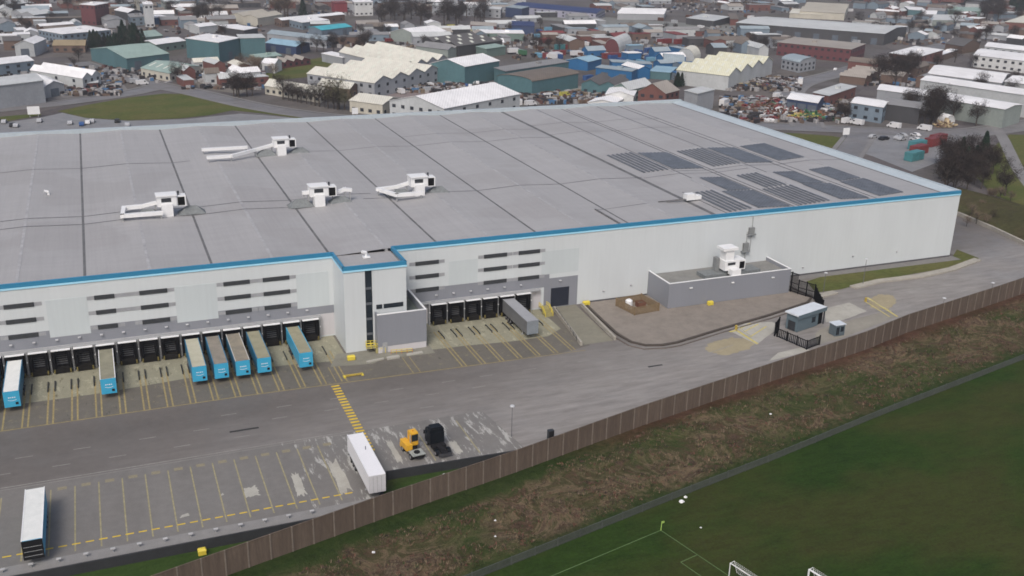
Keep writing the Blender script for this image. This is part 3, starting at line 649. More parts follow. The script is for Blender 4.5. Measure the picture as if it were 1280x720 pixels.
# plant on the extension roof
t = thing('cooling_unit', (129.8, 186.0, 5.12), 'white extractor stack with cowl and dark grille on the grey plant room roof', 'extractor')
MB().box(-.9, 4.6, -1.6, 1.6, 1.6, 3.9).build('casing', M_white, t)
MB().box(3.0, 4.3, -1.68, -1.6, 1.9, 3.5).build('fan_grille', M_black, t); MB().box(-.2, 1.8, -1.68, -1.6, 2.9, 3.5).build('intake_grille', M_dk, t)
g = MB(); g.prism([(-.6, -1.2), (1.6, -1.2), (1.6, 1.2), (-.6, 1.2)], 3.9, 6.3); g.box(-1.4, 2.4, -1.5, 1.6, 6.3, 6.9); g.build('stack', M_white, t)
g = MB(); g.prism([(.1, -3.3), (2.4, -3.3), (2.4, -1.5), (.1, -1.5)], .9, 2.2); g.build('outlet_duct', M_white, t)
for cx in (-3.0, 6.2): MB().box(cx - 2.9, cx + 2.9, -1.4, 2.2, .1, .95).build('plinth', plain('mesh_grey', (.17, .185, .19)), t)
g = MB(); g.box(-2.0, -1.1, .4, 1.8, 1.0, 4.2); g.build('side_box', plain('box_grey', (.2, .21, .215)), t)
# small things
t = thing('rooftop_unit', (132.9, 207.3, ZT), 'small white box unit with pipes beside the front solar arrays', 'rooftop unit')
MB().box(-1.6, .8, -.8, .9, .3, 1.8).build('casing', M_white, t); MB().box(.9, 2.6, -.7, .7, .3, 1.3).build('motor_box', M_white, t)
g = MB(); g.tube((-1.6, 0, .5), (-9, .2, .4), .14); g.tube((-1.6, -.5, .5), (-7, -.4, .4), .14); g.build('pipe', M_weld, t)
for X, Y, lb in ((-12.8, 257.6, 'small white curved vent alone on the left of the roof'), (46.8, 189.6, 'small white vent on the low roof over the stair tower')):
    t = thing('roof_vent', (X, Y, ZT - .12), lb, 'roof vent'); MB().tube((0, 0, 0), (0, 0, 1.0), .3, 10).tube((0, 0, 1.0), (-.9, -.1, 1.3), .34, 10).build('pipe', M_white, t); MB().box(-.7, .7, -.7, .7, 0, .25).build('curb', M_white, t)
# ---- solar arrays
def pvmat():
    mt, nt, b = _m('solar_glass'); base = (.085, .092, .105)
    g = nt.nodes.new('ShaderNodeNewGeometry'); w_ = nt.nodes.new('ShaderNodeTexWave'); w_.inputs['Scale'].default_value = .32; w_.bands_direction = 'Y'
    nt.links.new(g.outputs['Position'], w_.inputs[0]); f = noise(nt, .5, 3)
    c = ramp(nt, f, [(0.3, mul(base, .7)), (0.7, mul(base, 1.5))]); c = mix(nt, ramp(nt, w_.outputs['Fac'], [(.03, (1, 1, 1)), (.08, (0, 0, 0))]), c, (.16, .17, .18))
    nt.links.new(c, b.inputs['Base Color']); b.inputs['Roughness'].default_value = .35; return mt
M_pv = pvmat()
SOL = [(135.6, 235.8, 257.9, 6, 1.42), (145.2, 236.3, 257.0, 8, 1.25), (158.4, 236.6, 257.0, 7, 1.34), (169.2, 237.2, 257.3, 8, 1.22), (181.0, 237.6, 257.6, 8, 1.15),
       (136.3, 195.2, 213.0, 5, 1.4), (146.9, 211.9, 225.7, 7, 1.0), (158.6, 212.1, 225.9, 5, 1.4), (170.0, 212.2, 225.4, 7, 1.0), (182.2, 212.2, 225.6, 7, 1.0),
       (144.4, 195.3, 211.2, 9, 1.06), (156.8, 195.4, 211.4, 7, 1.36), (169.4, 196, 211.5, 9, 1.0), (181.6, 196.2, 211.6, 8, 1.0)]
NM = ['leftmost', 'second', 'middle', 'fourth', 'rightmost']
for i, (x, ya, yb, n, pit) in enumerate(SOL):
    if i < 5: lb = f'{NM[i]} dark solar array in the far row across the warehouse roof'
    elif i == 5: lb = 'long widely spaced solar array nearest the small white box unit'
    elif i < 10: lb = f'dark solar array in the middle row on the roof, {["", "leftmost", "second from left", "third from left", "rightmost"][i - 5]} of four'
    else: lb = f'dark solar array at the blue roof trim, {["leftmost", "second from left", "third from left", "rightmost"][i - 10]} of four'
    t = thing('solar_array', (x, ya, ZR), lb, 'solar panels', 'solar arrays on the warehouse roof')
    wide = 1.15 if i in (0, 2, 5, 7, 11) else .8
    for k in range(n):
        a = k * pit; wd = pit * (.42 if i in (0, 2, 5, 7, 11) else .66)
        z0 = zr(x + a) - ZR + .12
        g = MB(); g.quad((a, 0, z0), (a + wd, 0, z0 + .16), (a + wd, yb - ya, z0 + .16), (a, yb - ya, z0)); g.quad((a, yb - ya, z0 - .05), (a + wd, yb - ya, z0 + .11), (a + wd, 0, z0 + .11), (a, 0, z0 - .05)); g.quad((a + wd, 0, z0 + .11), (a + wd, yb - ya, z0 + .11), (a + wd, yb - ya, z0 + .16), (a + wd, 0, z0 + .16)); g.quad((a, 0, z0 - .05), (a + wd, 0, z0 + .11), (a + wd, 0, z0 + .16), (a, 0, z0))
        pr_ = g.build('panel_row', M_pv, t)
# ================================================================ YARD THINGS
M_lampw = plain('lamp_head', (.75, .76, .78), .4)
def tr_mat(name, col, a=.2): return plain(name, col, .5, a, .8)
M_tblue = plain('trailer_blue', (0.045, 0.335, 0.54), .4, .08, .6); M_tyre = plain('tyre', (.012, .012, .013), .85, .3, 4); M_rim = plain('rim_grey', (.25, .25, .26), .5)
M_chas = plain('chassis_dark', (.014, .014, .016), .8, .3, 2, spec=.15)
def trailer(name, X, Y, label, group, front, roofm, sidem, frontm, logo=True, endm=None, L=13.6, rot=0, z=0.0, roof_rim=None):
    """box semi-trailer; origin at the middle of its front (-Y end), box runs towards +Y"""
    t = thing(name, (X, Y, z), label, 'trailer', group, rot)
    W = 1.275
    b = MB(); b.box(-W, W, .02, L, 1.15, 3.95); body = b.build('body', sidem, t)
    rm = MB(); rm.box(-W + .1, W - .1, .15, L - .1, 3.95, 4.0); rm.build('roof', roofm, t)
    ri = MB(); ri.box(-W - .02, -W + .11, -.02, L, 3.93, 4.04); ri.box(W - .11, W + .02, -.02, L, 3.93, 4.04); ri.build('roof_rail', roof_rim or sidem, t)
    ft = MB().box(-W, W, -.06, .0, 1.1, 3.98).build('front_panel', frontm, t)
    if logo:
        g = MB()
        for i in range(9):
            a0 = -0.62 + i * .15; z0 = 2.42 - .16 * math.sin((i + .5) / 9 * math.pi)
            g.box(a0, a0 + .15, -.085, -.065, z0 - .035, z0 + .035)
        g.box(-.55, -.3, -.085, -.065, 2.78, 2.93); g.box(-.2, -.05, -.085, -.065, 2.78, 2.93); g.box(.05, .3, -.085, -.065, 2.78, 2.93); g.box(.4, .6, -.085, -.065, 2.78, 2.93)
        g.build('logo', M_white, ft)
        MB().box(.5, .95, -.1, -.065, 1.5, 1.95).build('connector_box', M_chas, ft)
    c = MB(); c.box(-.5, -.35, .6, L - .4, .75, 1.14); c.box(.35, .5, .6, L - .4, .75, 1.14)
    for y in (2, 5, 8, 11): c.box(-1.1, 1.1, y, y + .15, .95, 1.12)
    c.build('chassis', M_chas, t)
    g = MB()
    for s in (-1, 1): g.box(s * .95 - .08, s * .95 + .08, 2.9, 3.05, .1, 1.0); g.box(s * .95 - .2, s * .95 + .2, 2.8, 3.15, .02, .1)
    g.build('landing_leg', M_galv, t)
    for s in (-1, 1):
        for y in (9.0, 10.35, 11.7):
            wl = MB().tube((s * .85, y, .5), (s * 1.24, y, .5), .5, 14).build('wheel', M_tyre, t)
            MB().tube((s * 1.2, y, .5), (s * 1.26, y, .5), .26, 10).build('rim', M_rim, wl)
    MB().box(-1.2, 1.2, L - .3, L - .15, .45, .6).build('rear_bumper', M_chas, t)
    return t
def roofdirty(name, a, b2, s=.5):
    mt, nt, b = _m(name); f = noise(nt, s, 6, .7, None, .5); c = ramp(nt, f, [(.3, a), (.7, b2)]); nt.links.new(c, b.inputs['Base Color']); b.inputs['Roughness'].default_value = .7; return mt
M_rw = roofdirty('roof_white', (.60, .62, .60), (.72, .73, .71)); M_rc = roofdirty('roof_cream', (.36, .35, .26), (.46, .45, .36)); M_ro = roofdirty('roof_olive', (.17, .165, .12), (.27, .26, .19)); M_rb = roofdirty('roof_brown', (.17, .155, .13), (.27, .24, .20)); M_rt = roofdirty('roof_tan', (.15, .14, .12), (.31, .27, .20), .25); M_rk = roofdirty('roof_khaki', (.22, .21, .14), (.30, .285, .20))
GT = 'blue fronted trailers backed onto the left docks'
YF = 176.3
def dx(i): return -18.9 + 3.865 * i
M_sidd = plain('trailer_side_blue', (0.03, 0.16, 0.28), .45, .1, .6); M_sidw = plain('trailer_side_pale', (.50, .50, .47), .5, .1, .8)
trailer('docked_trailer', dx(-1), YF, 'dark blue sided trailer cut by the left edge of the photo at the docks', GT, 0, M_rb, M_sidd, M_tblue)
trailer('docked_trailer', dx(0), YF, 'blue fronted trailer with a clean white roof, first whole one at the left docks', GT, 0, M_rw, M_sidd, M_tblue)
trailer('docked_trailer', dx(4), YF, 'lone docked trailer with olive roof and pale side rails between empty docks', GT, 0, M_ro, M_sidw, M_tblue, roof_rim=M_white)
trailer('docked_trailer', dx(8), YF, 'docked trailer with cream roof, leftmost of the row of four', GT, 0, M_rc, M_sidd, M_tblue)
trailer('docked_trailer', dx(9), YF, 'docked trailer with brown roof, beside the cream roofed one', GT, 0, M_rb, M_sidd, M_tblue)
trailer('docked_trailer', dx(10), YF, 'docked trailer with blotchy tan roof and pale rails, third in the row of four', GT, 0, M_rt, M_sidd, M_tblue, roof_rim=M_sidw)
trailer('docked_trailer', dx(11), YF, 'docked trailer with khaki roof and bright front, rightmost of the row of four', GT, 0, M_rk, M_sidd, M_tblue)
trailer('docked_trailer', dx(13), YF - .2, 'docked trailer with bright blue side nearest the white stair tower', GT, 0, M_rk, M_tblue, M_tblue)
M_gt = plain('grey_trailer', (.14, .145, .155), .5, .12, .6); M_gtr = plain('grey_trailer_roof', (.30, .31, .33), .5, .1, .6)
trailer('grey_trailer', 78.1, 176.9, 'dark grey trailer parked at a dock on the right of the tower', None, 0, M_gtr, M_gt, plain('grey_front', (.20, .225, .25), .5), logo=False, roof_rim=M_gtr)
# parked trailers
t = trailer('parked_trailer', -14.1, 127.9, 'white roofed trailer with blue side parked alone in the bottom left bay', None, 0, M_rw, M_tblue, plain('trailer_black_front', (.012, .012, .015), .4, .3, 2), logo=False, roof_rim=M_white)
g = MB()
for z in (1.6, 2.3, 3.0): g.box(-1.1, 1.1, -.09, -.065, z, z + .06)
g.build('door_bar', M_galv, t)
M_tw = plain('trailer_white', (.70, .70, .72), .45, .05, .6)
t = trailer('white_trailer', 32.4, 128.5, 'all white trailer parked across the end of the yellow crossing', None, 0, plain('trailer_white_roof', (.74, .74, .76), .45, .04, .6), M_tw, plain('trailer_white_front', (.50, .50, .52), .5, .08, 2), logo=False)
g = MB()
for x in (-.62, 0, .62): g.box(x - .03, x + .03, -.09, -.065, 1.2, 3.8)
g.build('door_bar', M_galv, t)
MB().tube((.3, 8, 4.0), (.3, 8, 4.6), .05).build('roof_marker', M_dk, t)

# wheel guides
first = None
gx = [x for x in DX if x > -28]; k = 0
for x in gx + DR:
    for s in (-1, 1):
        if first is None:
            t = thing('wheel_guide', (x + s * 1.35, 183.0, 0), '', 'wheel guide', 'dark steel wheel guides on the concrete in front of the docks'); first = t
            MB().tube((0, 0, .28), (0, 3.6, .28), .11).build('rail', M_dk, t); MB().tube((0, 0, .28), (-.0, -.3, .02), .11).tube((0, 3.6, .28), (0, 3.8, .02), .11).build('foot', M_dk, t)
        else:
            t = dup(first, (x + s * 1.35, 183.0, 0))
        t['label'] = 'dark steel wheel guide lying in front of the left hand docks' if x < 50 else 'dark steel wheel guide in front of the right hand docks'
        if x > 50: t['group'] = 'wheel guides in front of the right hand docks'
first = None
OR_ = ['first', 'second', 'third', 'fourth', 'fifth', 'sixth', 'seventh', 'eighth', 'ninth', 'tenth', 'eleventh', 'twelfth', 'thirteenth']
for i in range(13):
    X = -18.0 + 3.37 * i; lb = f'white plate bay marker on the edge strip, {OR_[i]} from the left end'
    if first is None:
        t = first = thing('bay_marker', (X, 127.7, 0), lb, 'marker post', 'white bay markers along the retaining wall')
        MB().tube((0, 0, 0), (0, 0, .5), .06).build('post', M_galv, t); MB().beam((-.3, .0, .55), (.3, 0, .55), .4, .1).build('plate', plain('plate_pale', (.42, .42, .42), .6), t)
    else: dup(first, (X, 127.7, 0), 0, lb)
# grit bins and domes
M_gy = plain('grit_bin_yellow', (.62, .50, .06), .5, .1, 2)
def gritbin(X, Y, z, lb, w=1.1, green=False, col=None):
    t = thing('grit_bin', (X, Y, z), lb, 'grit bin'); m_ = col or M_gy
    MB().prism([(-w / 2, -.4), (w / 2, -.4), (w / 2, .4), (-w / 2, .4)], .05, .72).build('tub', m_, t, bevel=.06)
    g = MB(); k = len(g.v); g.v += [(-w / 2 - .05, -.45, .73), (w / 2 + .05, -.45, .73), (w / 2 + .05, .45, .73), (-w / 2 - .05, .45, .73), (-w / 2 + .1, -.2, 1.0), (w / 2 - .1, -.2, 1.0), (w / 2 - .1, .25, 1.0), (-w / 2 + .1, .25, 1.0)]
    g.f += [(0, 1, 5, 4), (1, 2, 6, 5), (2, 3, 7, 6), (3, 0, 4, 7), (4, 5, 6, 7), (3, 2, 1, 0)]; g.build('lid', m_, t, bevel=.04); return t
p = at(253, 693, ZF); gritbin(p.x, p.y, ZF, 'yellow grit bin on the grass strip below the trailer bays', 1.1)
p = at(439, 450); gritbin(p.x, p.y, 0, 'yellow grit bin at the left foot of the white stair tower', 1.5)
gritbin(97.1, 190.6, .1, 'pale yellow grit bin where the gravel terrace meets the blank wall', 1.6)
gritbin(123.8, 181.4, .16, 'pale yellow grit bin standing against the grey plant room', 1.3)
# flat yellow barrier in the hatch zone
t = thing('yellow_barrier', (39.2, 171.5, 0), 'low yellow barrier lying on the hatched asphalt near the crossing', 'barrier')
MB().box(-1.6, 1.6, -.2, .2, .12, .38).build('beam', plain('dull_yellow', (.42, .31, .06), .6, .3, 2), t); MB().box(-1.9, -1.5, -.5, .5, 0, .2).box(1.5, 1.9, -.5, .5, 0, .2).build('foot', M_gy, t)
# yellow steps at the tower
def steps(name, X, Y, rz, lb, n=5, w=1.2, col=M_gy, landing=2.0):
    t = thing(name, (X, Y, 0), lb, 'steps', None, rz)
    g = MB()
    for i in range(n): g.box(i * .32 + landing, i * .32 + landing + .3, -w / 2, w / 2, 0, (n - i) * .2)
    g.build('step', plain('steel_step', (.30, .27, .12), .6, .3, 2), t)
    MB().box(0, landing, -w / 2, w / 2, n * .2 - .08, n * .2 + .08).build('landing', plain('steel_step', (.30, .27, .12)), t)
    for s in (-1, 1):
        g = MB(); y = s * w / 2
        for k in (0.5, 1.0): g.tube((0, y, n * .2 + k), (landing, y, n * .2 + k), .06).tube((landing, y, n * .2 + k), (landing + n * .32, y, k), .06)
        for x, z in ((0, n * .2), (landing / 2, n * .2), (landing, n * .2), (landing + n * .16, n * .1), (landing + n * .32, 0)): g.tube((x, y, z - (.1 if z else 0)), (x, y, z + 1.0), .06)
        g.build('handrail', col, t)
    return t
steps('yellow_steps', 44.2, 181.2, -.15, 'yellow railed steps descending beside the tower door', 6, 1.4, landing=1.8)
steps('yellow_steps', 86.4, 190.6, -1.55, 'yellow railed steps between the last dock and the ramp', 6, 1.8, landing=1.6)
t = thing('guard_rail', (50.8, 178.6, 0), 'yellow and orange guard rail along the foot of the grey annex', 'guard rail')
g = MB(); g.tube((-2.2, .3, .9), (2.0, -.3, .9), .06).tube((-2.2, .3, .45), (2.0, -.3, .45), .06); g.build('rail', M_gy, t)
g = MB()
for k in range(5): g.tube((-2.2 + k * 1.05, .3 - k * .15, 0), (-2.2 + k * 1.05, .3 - k * .15, .95), .05)
g.build('post', plain('orange_post', (.5, .2, .06), .6), t)
t = thing('concrete_slabs', (47.5, 176.1, 0), 'pale concrete slabs lying loose at the pavement edge', 'slabs')
MB().prism([(-4.6, .1), (-.9, .7), (-.9, 1.2), (-4.4, .7)], .02, .3).build('long_slab', M_conc, t); MB().prism([(-.4, .2), (2.2, .4), (2.1, 1.3), (-.3, 1.1)], .02, .4).build('slab', M_conc, t); MB().prism([(3.8, .9), (7.2, 1.1), (7.1, 1.9), (3.9, 1.6)], .02, .25).build('slab', M_conc, t)
# ramp walls
for xa, ya, xb, yb, lb in ((89.2, 190.6, 86.2, 170.4, 'low concrete ramp wall on the dock side of the big dark door'), (95.9, 190.3, 94.0, 170.6, 'low concrete ramp wall beside the gravel terrace')):
    o = ribbon('ramp_wall', [(xa, ya), ((xa + xb) / 2, (ya + yb) / 2), (xb, yb)], .45, 0, .8, M_kerbc, kind=None); tag(o, lb, 'ramp wall')
t = thing('rail_fence', (88.5, 181, 0), 'dark tube railing standing beside the ramp wall', 'railing')
g = MB()
for k in range(8): g.tube((.45 - k * .38, 8 - k * 2.3, 0), (.45 - k * .38, 8 - k * 2.3, 1.1), .05)
g.build('post', M_dk, t); g = MB(); g.tube((.45, 8, 1.1), (-2.2, -8.1, 1.1), .05).tube((.45, 8, .6), (-2.2, -8.1, .6), .04); g.build('rail', M_dk, t)
# timber crate enclosure on the terrace
t = thing('timber_enclosure', (106.8, 185, .16), 'brown timber slatted enclosure open at the top beside the plant room', 'enclosure')
M_tim = plain('weathered_timber', (.20, .145, .085), .85, .35, 2.5)
P4 = [(-3.6, 2.8), (-2.4, -3.6), (4.0, -3.0), (3.2, 3.6)]
for i in range(4):
    a, b_ = Vector((*P4[i], 0)), Vector((*P4[(i + 1) % 4], 0)); g = MB()
    for z in (.2, .5, .8, 1.1, 1.4, 1.7): g.beam(a + Vector((0, 0, z)), b_ + Vector((0, 0, z)), .08, .22)
    g.build('slat_side', M_tim, t)
g = MB()
for a in P4: g.box(a[0] - .12, a[0] + .12, a[1] - .12, a[1] + .12, 0, 1.95)
g.build('corner_post', M_tim, t)
t = thing('storage_tank', (105.2, 185.6, .16), 'rounded white tank inside the brown timber enclosure', 'tank'); MB().tube((0, 0, 0), (0, 0, 1.9), .8, 14).tube((0, 0, 1.9), (0, 0, 2.15), .8, 14, .4).build('shell', M_white, t, bevel=.05); MB().tube((0, 0, 2.15), (0, 0, 2.25), .25).build('lid', M_white, t)
t = thing('timber_crate', (108.2, 185.6, .16), 'reddish brown crate inside the timber enclosure', 'crate')
g = MB()
for z in (.15, .45, .75, 1.05): g.box(-.9, .9, -.8, -.74, z, z + .22).box(-.9, .9, .74, .8, z, z + .22).box(-.96, -.9, -.8, .8, z, z + .22).box(.9, .96, -.8, .8, z, z + .22)
g.build('side_board', plain('red_timber', (.16, .07, .045), .8), t); MB().box(-.89, .89, -.73, .73, .05, .9).build('load', plain('brown_load', (.10, .08, .06), .9), t)
# gatehouse
M_gh = plain('gatehouse_blue_grey', (.10, .14, .165), .5, .12, .6)
t = thing('gatehouse', (136.6, 164.2, 0), 'blue grey gatehouse cabin with flat white roof by the gate', 'gatehouse')
def GHP(u, v): return (u * .965 - v * .26, u * .26 + v * .965)
def gbox(mb, x0, x1, y0, y1, z0, z1): return mb.prism([GHP(x0, y0), GHP(x1, y0), GHP(x1, y1), GHP(x0, y1)], z0, z1)
gbox(MB(), -4.4, 2.6, -1.5, 1.5, .1, 3.7).build('wall', M_gh, t)
gbox(MB(), -4.8, 4.9, -1.8, 1.8, 3.7, 4.0).build('roof', plain('gatehouse_roof', (.58, .62, .66), .5, .12, .5), t)
gbox(MB(), -4.82, 4.92, -1.82, -1.8, 3.1, 3.98).build('roof_fascia', M_gh, t)
for a, b_ in ((.4, 1.6),): gbox(MB(), a, b_, -1.56, -1.5, 1.2, 2.4).build('window', M_glass, t)
gbox(MB(), -4.5, -4.4, -.9, .9, .2, 2.2).build('door', M_dk, t)
for a in (-1.5, 1.5): gbox(MB(), 4.5, 4.7, a - .1, a + .1, 0, 3.7).build('canopy_post', M_dk, t)
gbox(MB(), 2.62, 4.4, -1.2, 1.2, .1, 3.0).build('turnstile_cage', M_black, t)
t = thing('kiosk', (140.2, 158.0, 0), 'small dark kiosk with white top between gatehouse and timber fence', 'kiosk')
MB().box(-1.2, 1.2, -1.0, 1.0, .1, 2.5).build('cabinet', plain('kiosk_grey', (.10, .13, .15), .5, .2, 1), t); MB().box(-1.35, 1.35, -1.15, 1.15, 2.5, 2.66).build('roof', plain('kiosk_roof', (.55, .60, .65), .5), t); MB().box(-1.0, -.2, -1.05, -1.0, .4, 2.1).build('door', M_glass, t); MB().box(.1, .9, -1.05, -1.0, 1.0, 2.1).build('window', M_glass, t)
# black sliding gate
def meshfence(name, pts, h, lb, cat, posts=3.0, col=None, solid=False, group=None, rails=(.1, .95), bar=.12, step=.22, base=0.0, toph=None):
    col = col or M_black
    P = [Vector((*p[:2], base)) for p in pts]
    t = thing(name, P[0], lb, cat, group); o = P[0]
    n = 0
    for i, (a, b_) in enumerate(zip(P, P[1:])):
        L = (b_ - a).length; d = (b_ - a) / L; g = MB(); hh = h if toph is None else toph[i]
        for k in range(int(L / step)): q = a + d * (k * step + step / 2); g.box(q.x - bar / 2, q.x + bar / 2, q.y - bar / 2, q.y + bar / 2, base + .1, base + hh)
        for r_ in rails: g.beam(a + Vector((0, 0, hh * r_)), b_ + Vector((0, 0, hh * r_)), .1, .14)
        g.build('panel', col, t, o)
        m_ = max(1, round(L / posts))
        for k in range(m_ + (1 if i == len(P) - 2 else 0)):
            q = a + d * (L * k / m_); MB().box(q.x - .1, q.x + .1, q.y - .1, q.y + .1, base, base + hh + .15).build('post', col, t, o)
    return t
meshfence('sliding_gate', [at(968, 420), at(973, 413)], 3.0, 'short black barred gate leaf end beside the gatehouse', 'gate')
meshfence('sliding_gate', [at(971, 421), at(1008, 437), at(1024, 431)], 2.0, 'black barred sliding gate crossing the exit lane to the timber fence', 'gate', step=.45)
meshfence('security_fence', [(146.2, 184.6), (147.5, 181), (149.2, 177.2)], 5.2, 'tall black barred security fence sloping from the plant room corner', 'fence', 2.0, step=.3, bar=.1, toph=[5.0, 3.6], rails=(.1, .5, .97))
meshfence('security_fence', [(149.2, 177.0), (147.0, 173.2), (144.6, 168.4)], 3.4, 'black barred security fence closing in behind the gatehouse roof', 'fence', 2.0, step=.28, bar=.1, rails=(.1, .35, .65, .97))
# traffic barriers
for pts, lb in (([at(920, 412), at(945, 429)], 'pale yellow lift barrier arm in front of the gatehouse pad'), ([at(1082, 377), at(1122, 398)], 'pale yellow lift barrier arm beyond the kiosk')):
    a, b_ = pts; t = thing('lift_barrier', a, lb, 'barrier'); d = (b_ - a)
    MB().box(-.2, .2, -.2, .2, 0, 1.0).build('housing', plain('dull_yellow', (.42, .31, .06), .6, .3, 2), t); MB().beam((0, 0, .9), (d.x * .8, d.y * .8, .9), .09, .1).build('arm', plain('arm_cream', (.45, .42, .27), .5), t)
# lamp columns
first = None
for (X, Y, hh, lb) in [(58.4, 139.6, 5.6, 'slim grey lamp column in the open yard right of the black tractor'), (191.0, 165.3, 3.3, 'slim lamp column with flat disc head behind the right end of the timber fence'), (172.5, 161.4, 3.1, 'slim lamp column with flat disc head behind the fence past the kiosk'), (167, 181.5, 6.5, 'slim lamp column on the grass margin below the blank wall'), (154.0, 179.9, 5.0, 'slim lamp column at the end of the grass margin beside the concrete kerb')]:
    if first is None:
        t = first = thing('lamp_column', (X, Y, 0), lb, 'street lamp', 'lamp columns round the yard')
        MB().tube((0, 0, 0), (0, 0, 1), .075, 8, .045).build('column', plain('column_grey', (.12, .12, .13), .6), t); 
        o = MB().tube((0, 0, 1.0), (0, 0, 1.03), .42, 14, .34).build('lamp_head', plain('lamp_head_grey', (.5, .51, .53), .4), t)
        t.scale = (1, 1, hh)
    else: dup(first, (X, Y, 0), 0, lb, scale=(1, 1, hh))
# ---- tractors
def tractor_black(X, Y, rz, lb):
    t = thing('tractor_unit', (X, Y, 0), lb, 'truck', None, rz); t.scale = (1, 1, .88)
    M_tk = plain('black_cab_paint', (.006, .008, .011), .45, .2, 1, spec=.2)
    g = MB(); k = 0
    prof = [(2.2, .9), (4.5, .9), (4.5, 2.2), (4.3, 3.2), (3.9, 3.75), (2.2, 3.85)]
    for s in (-1.24, 1.24): g.quad(*[(s, y, z) for y, z in (prof if s < 0 else prof[::-1])])
    for (ya, za), (yb, zb) in zip(prof, prof[1:] + prof[:1]): g.quad((-1.24, ya, za), (-1.24, yb, zb), (1.24, yb, zb), (1.24, ya, za))
    cab = g.build('cab', M_tk, t, bevel=.1)
    MB().box(-1.1, 1.1, 4.46, 4.52, 2.3, 3.1).build('windscreen', M_glass, cab)
    for s in (-1, 1): MB().box(s * 1.25 - .01, s * 1.25 + .01, 3.3, 4.2, 2.2, 3.0).build('side_window', M_glass, cab); MB().box(s * 1.45 - .1, s * 1.45 + .1, 4.1, 4.3, 2.2, 2.9).build('mirror', M_chas, cab); MB().box(s * .8 - .2, s * .8 + .2, 4.5, 4.56, 1.1, 1.3).build('headlight', M_white, cab)
    MB().prism([(-1.1, 2.2), (1.1, 2.2), (.9, 3.7), (-.9, 3.7)], 3.86, 4.2).build('roof_deflector', M_tk, cab, bevel=.1)
    MB().box(-.45, .45, -1.6, 2.2, .75, 1.05).box(-1.15, -.5, .9, 2.1, .5, 1.1).box(.5, 1.15, .9, 2.1, .5, 1.1).build('chassis', M_chas, t)
    MB().tube((0, -.2, 1.06), (0, -.2, 1.2), .5, 14).build('fifth_wheel', M_chas, t)
    for s in (-1, 1):
        for y in (3.7, -.2):
            wl = MB().tube((s * .8, y, .52), (s * 1.24, y, .52), .52, 16).build('wheel', M_tyre, t); MB().tube((s * 1.2, y, .52), (s * 1.26, y, .52), .28, 10).build('rim', M_rim, wl)
        g = MB()
        for i in range(7):
            a0, a1 = math.pi * i / 7, math.pi * (i + 1) / 7
            g.beam((s * 1.0, -.2 + .68 * math.cos(a0), .55 + .68 * math.sin(a0)), (s * 1.0, -.2 + .68 * math.cos(a1), .55 + .68 * math.sin(a1)), .55, .05)
        g.build('mudguard', M_tk, t)
    MB().box(-1.15, 1.15, -1.7, -1.5, .5, 1.0).build('tail_board', plain('tail_dark', (.05, .05, .055), .5), t)
    MB().box(-1.2, 1.2, 1.95, 2.15, 1.1, 3.2).build('rear_panel', M_tk, t)
tractor_black(45.6, 138.0, .06, 'black tractor unit parked with its cab facing the warehouse')
t = thing('yard_shunter', (41.4, 138.1, 0), 'yellow terminal tractor with offset cab beside the black tractor unit', 'yard tractor', None, .12)
M_sy = plain('shunter_yellow', (.66, .36, .03), .45, .12, 1.5)
cab = MB().prism([(-.1, 2.0), (1.2, 2.0), (1.2, 3.5), (-.1, 3.5)], 1.1, 3.4).build('cab', M_sy, t, bevel=.08)
MB().box(.0, 1.1, 1.95, 1.99, 1.9, 3.1).build('rear_window', M_glass, cab); MB().box(0, 1.1, 3.51, 3.55, 1.9, 3.1).build('windscreen', M_glass, cab); MB().box(1.2, 1.24, 2.2, 3.3, 1.9, 3.0).build('side_window', M_glass, cab)
MB().box(-1.25, -.15, 1.2, 3.9, .8, 1.9).build('engine_hood', M_sy, t, bevel=.08); MB().box(-1.2, 1.2, 3.55, 4.1, .5, 1.1).build('bumper', M_sy, t)
MB().tube((-.3, 1.8, 1.2), (-.3, 1.8, 3.3), .09).build('exhaust', M_galv, t)
MB().box(-.5, .5, -1.2, 3.5, .6, .95).build('chassis', M_chas, t); MB().box(-1.1, 1.1, -1.1, .9, .95, 1.05).build('deck', plain('shunter_deck', (.30, .32, .30), .5, .4, 2), t)
MB().tube((0, -.1, 1.06), (0, -.1, 1.22), .5, 14).build('fifth_wheel', M_chas, t)
for s in (-1, 1):
    for y in (3.0, -.1):
        wl = MB().tube((s * .75, y, .5), (s * 1.2, y, .5), .5, 16).build('wheel', M_tyre, t); MB().tube((s * 1.16, y, .5), (s * 1.22, y, .5), .28, 10).build('rim', M_rim, wl)
MB().tube((.5, 2.7, 3.42), (.5, 2.7, 3.6), .12).build('beacon', plain('beacon_amber', (.7, .3, .02), .3), t)
# ---- timber acoustic fence
def fencemat():
    mt, nt, b = _m('fence_boards'); base = (.115, .088, .070)
    f = noise(nt, 1.0, 4, .6, (1.2, 1.2, .08)); c = ramp(nt, f, [(.3, mul(base, .7)), (.5, base), (.72, mul(base, 1.4))])
    f2 = noise(nt, 5, 3, .6, (1, 1, .15)); c = mix(nt, .4, c, ramp(nt, f2, [(.3, mul(base, .6)), (.7, mul(base, 1.4))]))
    f3 = noise(nt, .1, 3, .5); c = mix(nt, ramp(nt, f3, [(.4, (0, 0, 0)), (.6, (.4, .4, .4))]), c, (.088, .066, .052))
    nt.links.new(c, b.inputs['Base Color']); b.inputs['Roughness'].default_value = .85; b.inputs['Specular IOR Level'].default_value = .2; return mt
M_fb = fencemat(); M_fp = plain('fence_post_concrete', (.18, .15, .125), .9, .25, 1.5); M_fc = plain('fence_capping', (.30, .265, .22), .9, .2, 1)
FO = Vector((-62, 100.5, ZF)); FT = thing('timber_fence', FO, 'long brown timber board fence with pale posts between yard and scrub', 'fence')
